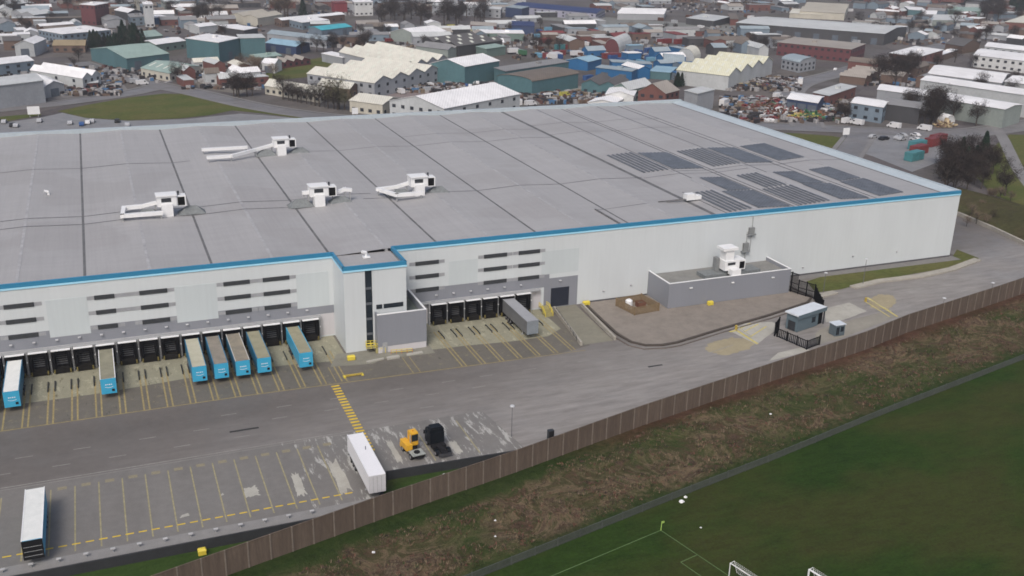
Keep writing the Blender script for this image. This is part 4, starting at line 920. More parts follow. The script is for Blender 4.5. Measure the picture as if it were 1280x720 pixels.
pos = [Vector((x, y, ZF)) for x, y in FENCE]; Ls = [0]
for a, b_ in zip(pos, pos[1:]): Ls.append(Ls[-1] + (b_ - a).length)
def along(s):
    for i in range(len(Ls) - 1):
        if s <= Ls[i + 1]: return pos[i].lerp(pos[i + 1], (s - Ls[i]) / (Ls[i + 1] - Ls[i]))
    return pos[-1]
STEP = 3.2; nP = int(Ls[-1] / STEP); top = 2.42; tall = MB(); k = 0
def ftop(q): return top + max(0, min(1, (q.x - 120) / 30)) * .35
S0 = 12; rest_p = MB(); rest_b = MB()
for i in range(S0, nP):
    a, b_ = along(i * STEP), along((i + 1) * STEP); d = (b_ - a).normalized(); n = Vector((-d.y, d.x, 0))
    za, zb = ftop(a), ftop(b_)
    g = rest_b if i - S0 >= 99 else MB()
    a2, b2 = a + d * .1, b_ - d * .1
    g.prism([(p_.x, p_.y) for p_ in (a2 - n * .05, b2 - n * .05, b2 + n * .05, a2 + n * .05)], ZF, za)
    g.prism([(p_.x, p_.y) for p_ in (a2 - n * .09, b2 - n * .09, b2 + n * .09, a2 + n * .09)], za, za + .09)
    if g is not rest_b: g.build('panel', M_fb, FT, FO)
    h = rest_p if i - S0 >= 99 else MB(); h.prism([(p_.x, p_.y) for p_ in (a - d * .1 - n * .13, a + d * .1 - n * .13, a + d * .1 + n * .13, a - d * .1 + n * .13)], ZF, za + .06)
    if h is not rest_p: h.build('post', M_fp, FT, FO)
if rest_b.v: rest_b.build('panel_run', M_fb, FT, FO)['kind'] = 'stuff'; rest_p.build('post_run', M_fp, FT, FO)['kind'] = 'stuff'
# ---- low fence beside the pitch
LO = Vector((*LOWF[1], ZF)); LT = thing('low_fence', LO, 'low grey slatted fence running along the edge of the green pitch', 'fence')
M_lf = plain('low_fence_grey', (.07, .08, .07), .8, .25, .5)
pos2 = [Vector((x, y, ZF)) for x, y in LOWF[1:]]
for a, b_ in zip(pos2, pos2[1:]):
    L_ = (b_ - a).length; d = (b_ - a) / L_; n = Vector((-d.y, d.x, 0)); g = MB()
    for s in range(int(L_ / .22)):
        q = a + d * (s * .22 + .05); g.prism([(p_.x, p_.y) for p_ in (q - n * .02, q + d * .13 - n * .02, q + d * .13 + n * .02, q + n * .02)], ZF + .05, ZF + 1.25)
    g.beam(a + Vector((0, 0, .3)), b_ + Vector((0, 0, .3)), .08, .08).beam(a + Vector((0, 0, 1.25)), b_ + Vector((0, 0, 1.25)), .10, .08)
    g.build('slat_panel', M_lf, LT, LO)
    for s in range(int(L_ / 4)):
        q = a + d * (s * 4); MB().box(q.x - .07, q.x + .07, q.y - .07, q.y + .07, ZF, ZF + 1.4).build('post', M_lf, LT, LO)
# ---- goals, flag, litter
def goal(P, dirv_, W, Hh, lb, r=.07, back=1.6):
    t = thing('football_goal', P, lb, 'goal'); d = Vector((*dirv_, 0)).normalized(); n = Vector((-d.y, d.x, 0)) * -1
    g = MB(); z = Vector((0, 0, Hh)); g.tube((0, 0, 0), z, r).tube(d * W, d * W + z, r).tube(z, d * W + z, r); g.build('frame', M_white, t)
    g = MB(); g.tube(z, n * -.8 + z, .04).tube(n * -.8 + z, n * -back, .04).tube(d * W + z, d * W - n * .8 + z, .04).tube(d * W - n * .8 + z, d * W - n * back, .04).tube(n * -back, d * W - n * back, .04); g.build('stanchion', M_white, t)
    g = MB()
    for i in range(int(W / .35) + 1):
        p_ = d * (i * .35); g.tube(p_ + z, p_ - n * .8 + z, .012, 3).tube(p_ - n * .8 + z, p_ - n * back, .012, 3)
    for k in range(6):
        q = (n * -.8 + z).lerp(n * -back, k / 6); g.tube(q, q + d * W, .012, 3)
    g.build('net', M_white, t); return t
P_ = at(911, 721, ZF); dd = (at(935, 721, 1.0) - P_); goal(P_, (e2.x, e2.y), 7.3, 2.2, 'white football goal on the pitch line at the bottom edge')
P_ = at(1009, 729, ZF); goal(P_, (e2.x, e2.y), 5, 2.2, 'second white goal with thicker frame, further right at the bottom edge', .13)
cf = at(826, 663, ZF); t = thing('corner_flag', cf, 'yellow green corner flag post at the corner of the pitch lines', 'flag'); MB().tube((0, 0, 0), (0.1, .05, 1.5), .07).build('post', plain('flag_green', (.28, .42, .10), .6), t); MB().box(.1, .5, 0, .04, 1.15, 1.5).build('flag', plain('flag_green', (.28, .42, .1)), t)
def litter(x, y, s, lb, cat='litter', z=ZF):
    p_ = at(x, y, z); bm = bmesh.new(); bmesh.ops.create_icosphere(bm, subdivisions=2, radius=s); r_ = random.Random(int(x))
    for v in bm.verts: v.co *= r_.uniform(.7, 1.2); v.co.z = max(v.co.z * .6 + s * .4, 0)
    me = bpy.data.meshes.new('litter'); bm.to_mesh(me); bm.free(); me.materials.append(M_white); o = bpy.data.objects.new('litter_bag', me); COL.objects.link(o); o.location = p_; tag(o, lb, cat)
litter(852, 628, .42, 'larger white bag lying on the pitch beside the low fence'); litter(857, 622, .28, 'smaller white bag touching the low fence above the larger one'); litter(876, 660, .16, 'tiny white scrap on the pitch right of the corner flag'); litter(467, 691, .24, 'white bag in brambles at the bottom left of the scrub'); litter(619, 651, .18, 'white scrap in the scrub, upper of two close together'); litter(619, 671, .18, 'white scrap in the scrub, lower of two close together'); litter(736, 627, .2, 'white bag in the scrub left of the grass band'); litter(784, 624, .3, 'pale bag on the slope just above the grass band'); litter(963, 518, .24, 'white bag by the reddish soil under the timber fence'); litter(555, 594, .26, 'white bag on the dark retaining edge beside the white trailer', z=0)
# ---- undergrowth
def tufts(name, n, region, mats, lb, hmin, hmax, seed):
    r_ = random.Random(seed); obs = []
    for mi, m_ in enumerate(mats):
        g = MB()
        for _ in range(n // len(mats)):
            q = region(r_)
            if q is None: continue
            x, y = q; s = r_.uniform(hmin, hmax)
            for k in range(r_.randint(4, 7)):
                a = r_.uniform(0, 6.28); l = s * r_.uniform(.5, 1.2); w_ = s * r_.uniform(.08, .22); b0 = Vector((x + r_.uniform(-s, s) * .6, y + r_.uniform(-s, s) * .6, scrub_h(x, y) - .05)); tp = b0 + Vector((math.cos(a) * l * .7, math.sin(a) * l * .7, l * r_.uniform(.4, 1)))
                sd_ = Vector((-math.sin(a), math.cos(a), 0)) * w_; g.quad(b0 - sd_, b0 + sd_, tp)
        o = g.build(name, m_); tag(o, kind='stuff')
def in_scrub(r_):
    x = r_.uniform(0, 215); 
    def Y(P, x):
        for (a, b_), (c, d) in zip(P, P[1:]):
            if a <= x <= c: return b_ + (d - b_) * (x - a) / (c - a)
    lo, hi = Y(LOWF, x) + 2.2, Y(FENCE, x) - (2.6 if x > 60 else 4.5); u = r_.random()
    y = lo + (hi - lo) * u
    if mnoise.fractal(Vector((x * .16, y * .22, 0)), .9, 2.1, 5) + r_.uniform(-.25, .25) < -.12: return None
    return x, y
tufts('undergrowth', 22000, in_scrub, [plain('bramble_brown', (.14, .095, .062), 1, .4, 1), plain('dead_grass', (.17, .13, .085), 1, .3, 1), plain('bramble_red', (.12, .055, .04), 1, .3, 1), plain('weed_green', (.04, .06, .018), 1, .4, 1), plain('dark_twigs', (.04, .028, .022), 1, .4, 1)], '', .14, .5, 4)

p_ = at(688, 550); t = thing('control_cabinet', p_, 'small dark cabinet standing alone against the yard side of the timber fence', 'cabinet'); MB().box(-.5, .5, -.35, .35, .1, 1.9).build('case', M_dk, t, bevel=.03); MB().box(-.45, .45, -.38, -.35, .25, 1.75).build('door', M_chas, t)
# ================================================================ THE TOWN BEHIND
def road(pts, w, mat=None, name='road', z=0.01):
    P = [at(*p) for p in pts]; Q = []
    for i in range(len(P) - 1):
        for k in range(6): 
            t_ = k / 6; p0 = P[max(i - 1, 0)]; p1 = P[i]; p2 = P[i + 1]; p3 = P[min(i + 2, len(P) - 1)]
            Q.append(0.5 * ((2 * p1) + (p2 - p0) * t_ + (2 * p0 - 5 * p1 + 4 * p2 - p3) * t_ ** 2 + (3 * p1 - p0 - 3 * p2 + p3) * t_ ** 3))
    Q.append(P[-1]); mb = MB()
    def edge(o):
        out = []
        for i, p in enumerate(Q):
            d = (Q[min(i + 1, len(Q) - 1)] - Q[max(i - 1, 0)]); d.z = 0; d.normalize(); out.append((p.x - d.y * o, p.y + d.x * o))
        return out
    a, b_ = edge(w / 2), edge(-w / 2)
    for i in range(len(Q) - 1): mb.quad((*b_[i], z), (*b_[i + 1], z), (*a[i + 1], z), (*a[i], z))
    tag(mb.build(name, mat or M_road), kind='structure')
    if w > 8:
        for s in (-1, 1):
            a, b_ = edge(s * (w / 2 + .1)), edge(s * (w / 2 + 2.0)); mb = MB()
            if s < 0: a, b_ = b_, a
            for i in range(len(Q) - 1):
                mb.quad((*a[i], z + .1), (*a[i + 1], z + .1), (*b_[i + 1], z + .1), (*b_[i], z + .1))
            tag(mb.build('pavement', M_pave), kind='structure')
M_pave = asphalt('footway', (.19, .185, .185), (.23, .225, .22), .1, .8)
M_park = asphalt('car_park_asphalt', (.20, .20, .205), (.26, .255, .26), .3, .6, st=(.1, .1, 1))
M_dirty = asphalt('yard_dirt', (.11, .095, .085), (.15, .13, .115), .2, .8, st=(.1, .1, 1))
M_expanse = asphalt('grey_expanse', (.17, .175, .165), (.21, .205, .18), .1, .8, st=(.004, .03, 1))
def gp(name, pts, mat, z): return sheet(name, [at(*p) for p in pts], z, mat)
gp('car_park', [(-300, 172), (-60, 158), (0, 154), (50, 147), (78, 141), (110, 148), (160, 151), (230, 149), (300, 142), (330, 144), (420, 152), (520, 150), (520, 175), (0, 190)], M_park, 0.006)
gp('grass', [(72, 139), (110, 131), (160, 122), (205, 117), (245, 118), (300, 128), (350, 138), (400, 149), (380, 149), (330, 142), (290, 138), (262, 144), (225, 148), (160, 150.5), (105, 147)], M_lawn, 0.03)
gp('grass', [(-120, 158), (0, 146), (50, 141.5), (52, 144), (0, 153), (-120, 168)], M_lawn, 0.03)
gp('grass', [(975, 166), (1000, 167), (1040, 170), (1072, 176), (1070, 183), (1040, 186), (1010, 180)], M_lawn, 0.03)
gp('grass', [(1215, 215), (1240, 185), (1262, 168), (1330, 170), (1500, 240), (1500, 330), (1290, 262), (1240, 243)], M_lawn, 0.025)
gp('grass', [(320, 90), (350, 82), (400, 72), (430, 78), (400, 92), (380, 97), (330, 101)], M_lawn, 0.02)
road([(96, 78), (120, 86), (160, 97), (200, 107), (245, 116), (320, 133), (400, 145), (490, 152)], 10, z=.04)
road([(-160, 152), (-60, 143), (0, 136.5), (60, 130.5), (110, 124), (160, 116.5), (198, 108)], 10, z=.045)
road([(900, 152), (960, 157.5), (1050, 161.5), (1130, 165), (1210, 166), (1290, 155), (1400, 140)], 12, z=.04)
road([(1010, 160), (1000, 135), (985, 122), (1000, 105), (1050, 91), (1110, 74), (1160, 62), (1200, 50), (1240, 30), (1275, 8), (1300, -10)], 11, z=.05)
road([(1240, 158), (1252, 170), (1262, 190), (1275, 215), (1310, 260)], 4.5, M_pave, 'path', .06)
road([(1080, 163), (1060, 190), (1040, 215)], 9, z=.047)
gp('parking_yard', [(1075, 168), (1120, 168), (1200, 172), (1180, 200), (1140, 215), (1090, 195), (1062, 186)], M_park, .012)
gp('grey_expanse', [(640, 14), (720, 18), (800, 25), (900, 31), (960, 34), (1010, 44), (1060, 54), (960, 52), (880, 42), (800, 34), (720, 28), (640, 22)], M_expanse, .012)
gp('works_yard', [(640, 118), (700, 104), (760, 112), (740, 124), (640, 134)], asphalt('yard_beige', (.24, .225, .20), (.28, .26, .235), .1, .8), .014)
gp('works_yard', [(478, 119), (505, 108), (560, 104), (585, 108), (500, 123)], asphalt('yard_pink', (.20, .165, .16), (.24, .20, .19), .1, .8), .014)
gp('works_yard', [(915, 112), (940, 98), (985, 92), (1005, 100), (960, 116), (940, 120)], M_dirty, .014)
gp('works_yard', [(900, 128), (960, 116), (1060, 140), (1060, 158), (960, 154)], M_dirty, .015)
gp('works_yard', [(60, 106), (110, 100), (155, 106), (160, 112), (60, 126)], asphalt('yard_grey', (.17, .16, .155), (.21, .20, .19), .1, .8), .014)
gp('works_yard', [(230, 84), (330, 76), (335, 100), (300, 118), (240, 108), (215, 98)], asphalt('yard_brown', (.15, .135, .115), (.2, .18, .16), .1, .8, st=(.2, .2, 1)), .014)
# ---- buildings
WC = dict(teal=(.075, .155, .175), dteal=(.05, .125, .14), grey=(.30, .315, .34), pale=(.44, .46, .47), cream=(.46, .44, .38), brick=(.15, .065, .055), brown=(.14, .095, .075), navy=(.035, .055, .12), blue=(.02, .115, .27), bgrey=(.17, .22, .27), green=(.14, .20, .18), dark=(.06, .06, .065), maroon=(.13, .045, .05), red=(.24, .05, .06), white=(.60, .61, .61), greeng=(.25, .285, .27), lilac=(.32, .32, .40))
RC = dict(white=(.80, .80, .81), cream=(.66, .645, .57), pale=(.52, .54, .545), grey=(.25, .25, .255), dgrey=(.115, .11, .11), green=(.30, .40, .365), brown=(.17, .145, .125), tan=(.33, .26, .16), sky=(.28, .44, .55), turq=(.07, .42, .50), bgrey=(.30, .36, .40), blue=(.03, .12, .27), navy=(.03, .05, .14), beige=(.44, .41, .35), red=(.20, .05, .05), stone=(.34, .31, .28), yellow=(.66, .65, .50))
def wmat(c): return plain('wall_' + c, WC[c], .6, .16, .12, streak=(1, 1, .4))
def rmat(c): return roofmat('roof_' + c, RC[c], 1.0, .4)
M_win = plain('town_window', (.035, .04, .05), .2, .3, 1); M_door = plain('roller_door', (.10, .12, .15), .5, .3, .5)
ANCH = []; FOOT = []
def inside(p, poly):
    c = False; n = len(poly)
    for i in range(n):
        a, b_ = poly[i], poly[(i + 1) % n]
        if (a[1] > p[1]) != (b_[1] > p[1]) and p[0] < (b_[0] - a[0]) * (p[1] - a[1]) / (b_[1] - a[1]) + a[0]: c = not c
    return c
def bld(label, ap, A, B, C, h, roof='gable', rc='white', wc='grey', n=1, rise=2.2, ridge='AB', doors=0, wins=0, name='industrial_shed', cat='industrial building', sky=0, z0=0.0, maxd=120):
    a, b_, c = at(*A, h), at(*B, h), at(*C, h); e1 = b_ - a; e2 = c - a; e1.z = e2.z = 0
    u = e1.normalized(); par = e2.dot(u); perp = e2 - u * par
    lim = .45 * perp.length
    if abs(par) > lim: par = math.copysign(lim, par)
    e2 = perp + u * par
    if e2.length > maxd: e2 *= maxd / e2.length
    d = a + e1 + e2; c = a + e2
    t = thing(name, ((a + d) / 2).xy.to_3d(), label, cat); o = t.location.copy()
    if ap: ANCH.append((ap, px((a + b_ + c + d) / 4)))
    FOOT.append([(p.x, p.y) for p in (a, b_, d, c)])
    w = MB(); w.prism([(p.x, p.y) for p in (a, b_, d, c)], z0, h)
    rf = MB(); v = e2.normalized(); ov = .35
    if roof == 'flat':
        P = [a - u * ov - v * ov, b_ + u * ov - v * ov, d + u * ov + v * ov, c - u * ov + v * ov]
        rf.prism([(p.x, p.y) for p in P], h + .02, h + .3)
        if wins or doors or e1.length > 25:
            q = a + e1 * .6 + e2 * .5; rf.rbox(q, math.atan2(u.y, u.x), 3, 2, h + .3, h + 1.4)
    else:
        R_, S_ = (e1, e2) if ridge == 'AB' else (e2, e1)       # R_: ridge direction, S_: across the gables
        r_ = R_.normalized(); s_ = S_.normalized(); o0 = a
        for i in range(n):
            p0 = o0 + S_ * (i / n); p1 = o0 + S_ * ((i + 1) / n)
            if roof == 'gable': prof = [(0, 0), (.5, rise), (1, 0)]
            elif roof == 'arch': prof = [(.5 - .5 * math.cos(k / 10 * math.pi), rise * math.sin(k / 10 * math.pi)) for k in range(11)]
            elif roof == 'mono': prof = [(0, 0), (1, rise)]
            else: prof = [(0, 0), (.25, rise), (1, 0)]
            Q = [p0.lerp(p1, x) + Vector((0, 0, z)) for x, z in prof]
            if prof[-1][1] > 0: Q2 = Q + [Vector((p1.x, p1.y, h))]
            else: Q2 = Q
            for end, sg in ((Vector((0, 0, 0)), -1), (R_, 1)):
                poly = [tuple(q + end) for q in Q2]
                w.quad(*poly)
            e_ = r_ * ov
            for k, (q0, q1) in enumerate(zip(Q, Q[1:])):
                up = Vector((0, 0, .06)); dn = Vector((0, 0, .22)); q0e = q0; q1e = q1
                if k == 0 and i == 0: q0e = q0 - (q1 - q0).normalized() * ov
                if k == len(Q) - 2 and i == n - 1: q1e = q1 + (q1 - q0).normalized() * ov
                A0, A1, B0, B1 = q0e - e_ + dn, q0e + R_ + e_ + dn, q1e - e_ + dn, q1e + R_ + e_ + dn
                rf.quad(A0, A1, B1, B0); rf.quad(A0 - dn + up, B0 - dn + up, B1 - dn + up, A1 - dn + up)
                rf.quad(A0, B0, B0 - dn + up, A0 - dn + up); rf.quad(B1, A1, A1 - dn + up, B1 - dn + up)
                if k == 0 and i == 0: rf.quad(A1, A0, A0 - dn + up, A1 - dn + up)
                if k == len(Q) - 2 and i == n - 1: rf.quad(B0, B1, B1 - dn + up, B0 - dn + up)
            if sky and roof in ('gable',) :
                for k in range(sky):
                    f = (k + .5) / sky
                    for (x0, x1) in ((.15, .38), (.62, .85)):
                        zz = lambda x: rise * (1 - abs(2 * x - 1)) + .3
                        cA = p0.lerp(p1, x0) + R_ * (f - .12 / sky); cB = p0.lerp(p1, x1) + R_ * (f - .12 / sky); dd_ = R_ * (.24 / sky)
                        MB().quad(cA + Vector((0, 0, zz(x0))), cA + dd_ + Vector((0, 0, zz(x0))), cB + dd_ + Vector((0, 0, zz(x1))), cB + Vector((0, 0, zz(x1)))).build('skylight', plain('rooflight', (.62, .63, .55), .4, .1, 1), t, o)
    w.build('wall', wmat(wc), t, o); rf.build('roof', rmat(rc), t, o)
    # openings on the two faces turned to the yard
    def faces():
        yield a, e1, -v; yield a, e2, -u
    for fi, (p, e, nn) in enumerate(faces()):
        L_ = e.length; ee = e / L_
        nrm = Vector((ee.y, -ee.x, 0)); nrm = nrm if nrm.dot(nn) > 0 else -nrm
        def opening(s0, s1, za, zb, nm, m_):
            P0 = p + ee * s0 + nrm * .04; P1 = p + ee * s1 + nrm * .04; Q0 = P0 + nrm * .06; Q1 = P1 + nrm * .06
            return MB().prism([(q.x, q.y) for q in (P0, P1, Q1, Q0)], za, zb).build(nm, m_, t, o)
        if fi == 0 and doors:
            for k in range(doors): s = L_ * (k + .5) / doors; opening(s - 2.2, s + 2.2, .1, min(4.6, h * .75), 'roller_door', M_door)
        if wins:
            nw = max(2, min(wins, int(L_ / 4)))
            for k in range(nw):
                s = L_ * (k + .5) / nw
                if doors and fi == 0: za, zb = h - 1.4, h - .6
                elif h > 5.5:
                    opening(s - .9, s + .9, h - 2.4, h - 1.0, 'window', M_win); za, zb = 1.0, 2.3
                else: za, zb = 1.0, min(2.4, h - .5)
                opening(s - .9, s + .9, za, zb, 'window', M_win)
    return t
B_ = bld
# left
B_('large pale grey warehouse with skylight strips, cut by the left photo edge', 'pale warehouse at the left edge', (54, 101), (-70, 116), (44, 92), 9.5, 'flat', 'pale', 'grey', doors=0, name='warehouse', cat='warehouse')
B_('teal grey building with clean white flat roof at the left photo edge', 'white flat roofed teal building at the left edge', (42, 76), (-40, 85), (34, 69.5), 6, 'flat', 'white', 'bgrey', wins=6)
B_('white twin gabled shed behind the white shed beside the big grey warehouse', 'white twin gabled shed', (103, 98), (38, 87.5), (112, 90), 6, 'gable', 'white', 'pale', n=2, rise=2, wins=3)
B_('white gabled shed tucked against the large pale grey warehouse', 'white shed by the grey warehouse', (55, 109), (80, 105), (41, 98), 5, 'gable', 'white', 'grey', ridge='AC', rise=2, doors=1)
B_('small pinkish brick building in the car yard on the left', 'small pinkish brick building', (105, 104.5), (122, 103.5), (106, 98.5), 3.2, 'flat', 'pale', 'brick', wins=3, name='brick_building', cat='building')
B_('pale grey gabled hall with bare gable facing the brown ground', 'pale grey gabled hall', (42, 55), (18, 56), (60, 48.5), 7, 'gable', 'white', 'pale', ridge='AC', rise=2.2, doors=1)
B_('long white roofed block above the tan roofed building', 'long white roofed block', (78, 43), (138, 37.5), (48, 37.5), 6, 'flat', 'white', 'bgrey', wins=8)
B_('low building with tan yellow roof on the left', 'tan roofed low building', (66, 57), (106, 57), (70, 50), 4, 'gable', 'tan', 'brown', rise=1.5, wins=5)
B_('blue teal hall with pale green roof behind the road junction', 'teal hall with pale green roof', (158, 73.5), (211, 67), (113, 61), 6.5, 'gable', 'green', 'teal', rise=3, ridge='AB', doors=2)
B_('pale green ribbed roof shed in front of the teal hall', 'pale green ribbed shed', (212, 92), (176, 85), (223, 78), 4.2, 'gable', 'green', 'cream', rise=2, wins=5, sky=4)
B_('long low shed with white roof right of the dark evergreens', 'white roofed shed beside the evergreens', (195, 56), (232, 51), (185, 50.5), 4.5, 'gable', 'white', 'green', rise=1, wins=4)
B_('big boxy teal building with bright white roof', 'big boxy teal building', (273, 53.5), (300, 47.5), (232, 48), 11, 'flat', 'white', 'teal', name='warehouse', cat='warehouse', doors=1)
B_('plain teal block joined right of the big boxy teal building', 'plain teal block', (300, 48), (331, 47.2), (296, 43.5), 11, 'flat', 'pale', 'teal', name='warehouse', cat='warehouse')
B_('low pale green roof building at the foot of the teal block', 'low green roofed building', (320, 73), (352, 69.5), (316, 68.5), 4, 'flat', 'green', 'green', wins=4)
B_('flat white roof unit with dark walls behind the teal block', 'white roofed dark unit', (305, 38), (322, 35), (283, 33.5), 4.5, 'flat', 'white', 'dark')
B_('wide beige roofed shed near the tan bare tree', 'wide beige roofed shed', (322, 23), (353, 18), (294, 17.5), 6, 'gable', 'beige', 'cream', rise=2, n=2)
B_('small white roofed unit with blue wall in the far left town', 'small blue walled unit', (194, 22.5), (209, 21), (188, 19), 5, 'flat', 'white', 'blue')
B_('grey green roofed unit behind the dark evergreens', 'grey green roofed unit', (176, 47.5), (203, 44.5), (163, 41), 5, 'gable', 'green', 'green', rise=2)
B_('small white ribbed unit alone in the brown ground', 'small white ribbed unit', (249, 34), (271, 31.5), (249, 29.5), 5, 'gable', 'white', 'pale', rise=1)
B_('tall red brown block with white roof at top left', 'tall red brown block', (118, 7), (100, 5.5), (119, 2.5), 14, 'flat', 'white', 'maroon', wins=5, name='apartment_block', cat='building')
B_('wide greyish white roofed hall in the upper left', 'greyish white roofed hall', (42, 19), (66, 16), (29, 13), 5, 'gable', 'pale', 'grey', rise=2, n=2)
B_('pale roofed unit with dark front in the upper left', 'pale roofed dark fronted unit', (160, 16), (143, 12.5), (176, 14), 6, 'gable', 'white', 'dark', rise=2)
B_('bluish grey walled unit left of the slender pale tower', 'bluish grey unit', (163, 22), (180, 21), (160, 17.5), 6, 'flat', 'grey', 'bgrey', wins=4)
B_('long low white roof behind the long white block', 'long low white roof', (50, 33), (92, 30), (45, 31), 4, 'gable', 'white', 'brown', rise=1)
B_('slender pale tower block in the upper left', 'slender pale tower block', (180, 6), (191, 5.5), (178, 3), 16, 'flat', 'white', 'white', wins=4, name='apartment_block', cat='building')
B_('narrow pinkish white tower at the top left', 'narrow pinkish tower', (170, 0), (174, -.2), (169, -2), 12, 'flat', 'pale', 'cream', name='tower', cat='building')
B_('row of pale greenish flats at the top left of the town', 'row of pale greenish flats', (206, 2), (225, 1), (204, -1), 9, 'flat', 'pale', 'greeng', wins=6, name='apartment_block', cat='building')
B_('white roofed long shed at the far top left corner', 'white shed at the far top left', (8, 6), (42, 3.5), (6, 2), 5, 'flat', 'pale', 'dark')
# mid
B_('white roofed shed with pale blue wall above the turquoise roof', 'white shed above the turquoise roof', (378, 28.5), (411, 25), (372, 22), 5, 'flat', 'white', 'bgrey', wins=5)
B_('very long thin white roof running behind the turquoise roof', 'very long thin white roof', (352, 25.5), (431, 18), (350, 22.5), 5, 'gable', 'white', 'brown', rise=1, wins=8)
B_('shed with bright turquoise roof', 'bright turquoise roof', (402, 38), (440, 33.5), (395, 33), 5, 'gable', 'turq', 'bgrey', rise=1.2, doors=2)
B_('long grey green terrace of workshops slanting behind the sky blue roof', 'long grey green terrace', (408, 50.5), (334, 42), (414, 46.5), 5, 'gable', 'bgrey', 'grey', rise=1.6, wins=10)
B_('sky blue roofed shed beside the plain teal block', 'sky blue roofed shed', (370, 58.5), (332, 53.5), (378, 52.5), 5, 'gable', 'sky', 'navy', rise=1.6, doors=2)
B_('small white shed with black doorway on the lawn', 'small white shed', (343, 80), (327, 79), (352, 76), 5, 'gable', 'white', 'white', rise=1.8, doors=1)
B_('low red brick range with pale roof stripes', 'low red brick range', (345, 80), (388, 74), (340, 75), 3, 'sawtooth', 'stone', 'maroon', n=4, rise=1.5, ridge='AC', wins=6)
B_('rear cream multi gabled factory, behind a similar cream one', 'rear cream factory', (505, 84), (560, 73), (424, 65), 7, 'gable', 'cream', 'grey', n=4, rise=2.4, ridge='AC', sky=6, maxd=170, name='factory', cat='factory')
B_('front cream multi gabled factory with red brick base and ribbed skylights', 'front cream factory', (468, 104), (549, 86), (384, 92), 7, 'gable', 'cream', 'grey', n=4, rise=2.6, ridge='AC', wins=8, sky=6, maxd=150, name='factory', cat='factory')
B_('teal gabled shed with white roof right of the cream factories', 'teal shed beside the cream factories', (581, 83.5), (624, 76), (538, 79.5), 9.5, 'gable', 'white', 'teal', rise=3, ridge='AB')
B_('big white roofed hall just behind the warehouse roof edge', 'big white roofed hall', (555, 136), (650, 117.5), (487, 126), 7, 'gable', 'white', 'pale', rise=3.6, ridge='AB', wins=6, name='hall')
B_('cream walled office with small dark windows and cream roof', 'cream walled office', (478, 131), (503, 123), (437, 125.5), 5, 'gable', 'cream', 'cream', rise=1.8, ridge='AC', wins=7, name='office_building', cat='office')
B_('cream pyramid roofed pavilion behind the bare willow', 'cream roofed pavilion', (437, 111.5), (449, 106.5), (397, 106), 4.5, 'gable', 'cream', 'brown', rise=2, ridge='AC', wins=4)
B_('long low hut with yellowish roof behind the row of bare trees', 'long low yellowish hut', (400, 118), (331, 107), (408, 112), 4, 'gable', 'cream', 'cream', rise=2.2, ridge='AB', wins=12, name='hut', cat='building')
B_('small pale roofed unit above the front cream factory', 'small pale unit', (428, 72.5), (402, 67), (432, 68.5), 4.5, 'flat', 'white', 'grey')
B_('long low maroon unit in the upper middle', 'long low maroon unit', (446, 31), (474, 30), (444, 26), 5, 'gable', 'stone', 'maroon', rise=1.5)
B_('bright red block at the top beside the pale tower', 'bright red block', (418, 4), (434, 3.5), (414, 2), 8, 'flat', 'red', 'red', name='apartment_block', cat='building')
B_('pale vertical ribbed tower block at the top middle', 'pale ribbed tower block', (443, 3), (466, 2.5), (440, .5), 11, 'flat', 'white', 'white', wins=6, name='apartment_block', cat='building')
B_('pale gabled shed with grey green gable left of the yellow stacks', 'pale gabled shed', (520, 43.5), (558, 39), (488, 40), 6, 'gable', 'white', 'greeng', rise=3, ridge='AB', doors=2)
B_('dark grey works with pale skylight dashes in the middle distance', 'dark grey works', (572, 58), (628, 50.5), (528, 49.5), 6, 'gable', 'dgrey', 'dark', n=3, rise=1.8, ridge='AB', sky=4, name='factory', cat='factory')
B_('mid grey flat works in front of the dark grey works', 'mid grey flat works', (560, 62.5), (576, 58.5), (520, 57.5), 5, 'gable', 'grey', 'greeng', n=2, rise=1.4, ridge='AC')
B_('small green walled unit with pale green roof', 'small green walled unit', (608, 61.5), (632, 58), (601, 57.5), 5, 'flat', 'green', 'green')
B_('long bright white roof right of the yellow stacks', 'long bright white roof', (603, 41.5), (655, 42), (602, 37.5), 5, 'flat', 'white', 'green')
B_('long pale roofed works stretched across the far top middle', 'long pale works', (626, 12), (540, 6.5), (628, 9), 7, 'gable', 'pale', 'grey', rise=1, ridge='AB', wins=10)
B_('blue walled block right of the long pale works', 'blue walled block', (632, 9), (652, 11), (630, 5.5), 8, 'flat', 'bgrey', 'navy')
B_('maroon unit among bare trees in the upper middle', 'maroon unit among bare trees', (588, 31), (620, 33), (590, 27), 5, 'gable', 'stone', 'maroon', rise=1.2, wins=6)
# centre right
B_('dark teal building with low curved brown roof', 'dark teal building with brown roof', (665, 101.5), (723, 91.5), (622, 95.5), 7.5, 'arch', 'brown', 'teal', rise=1.6, ridge='AB')
B_('teal building half hidden behind the dark teal brown roofed one', 'half hidden teal building', (632, 89.5), (711, 77.5), (624, 84), 7, 'flat', 'grey', 'teal')
B_('vivid blue shed with pale roof, in front of a longer blue one', 'front vivid blue shed', (745, 84.5), (790, 89.5), (752, 81.5), 6.5, 'flat', 'bgrey', 'blue', doors=2)
B_('longer vivid blue shed behind the front blue shed', 'longer vivid blue shed', (765, 77.5), (815, 80.5), (762, 74.5), 6.5, 'flat', 'bgrey', 'blue')
B_('shed with light sky blue roof among blue sheds', 'light sky blue roof', (735, 77.5), (752, 73.5), (708, 75), 5, 'gable', 'sky', 'blue', rise=1.5)
B_('low pale blue roofed unit left of the cream gabled hangars', 'low pale blue unit', (838, 91), (812, 89), (846, 84.5), 4, 'flat', 'sky', 'teal')
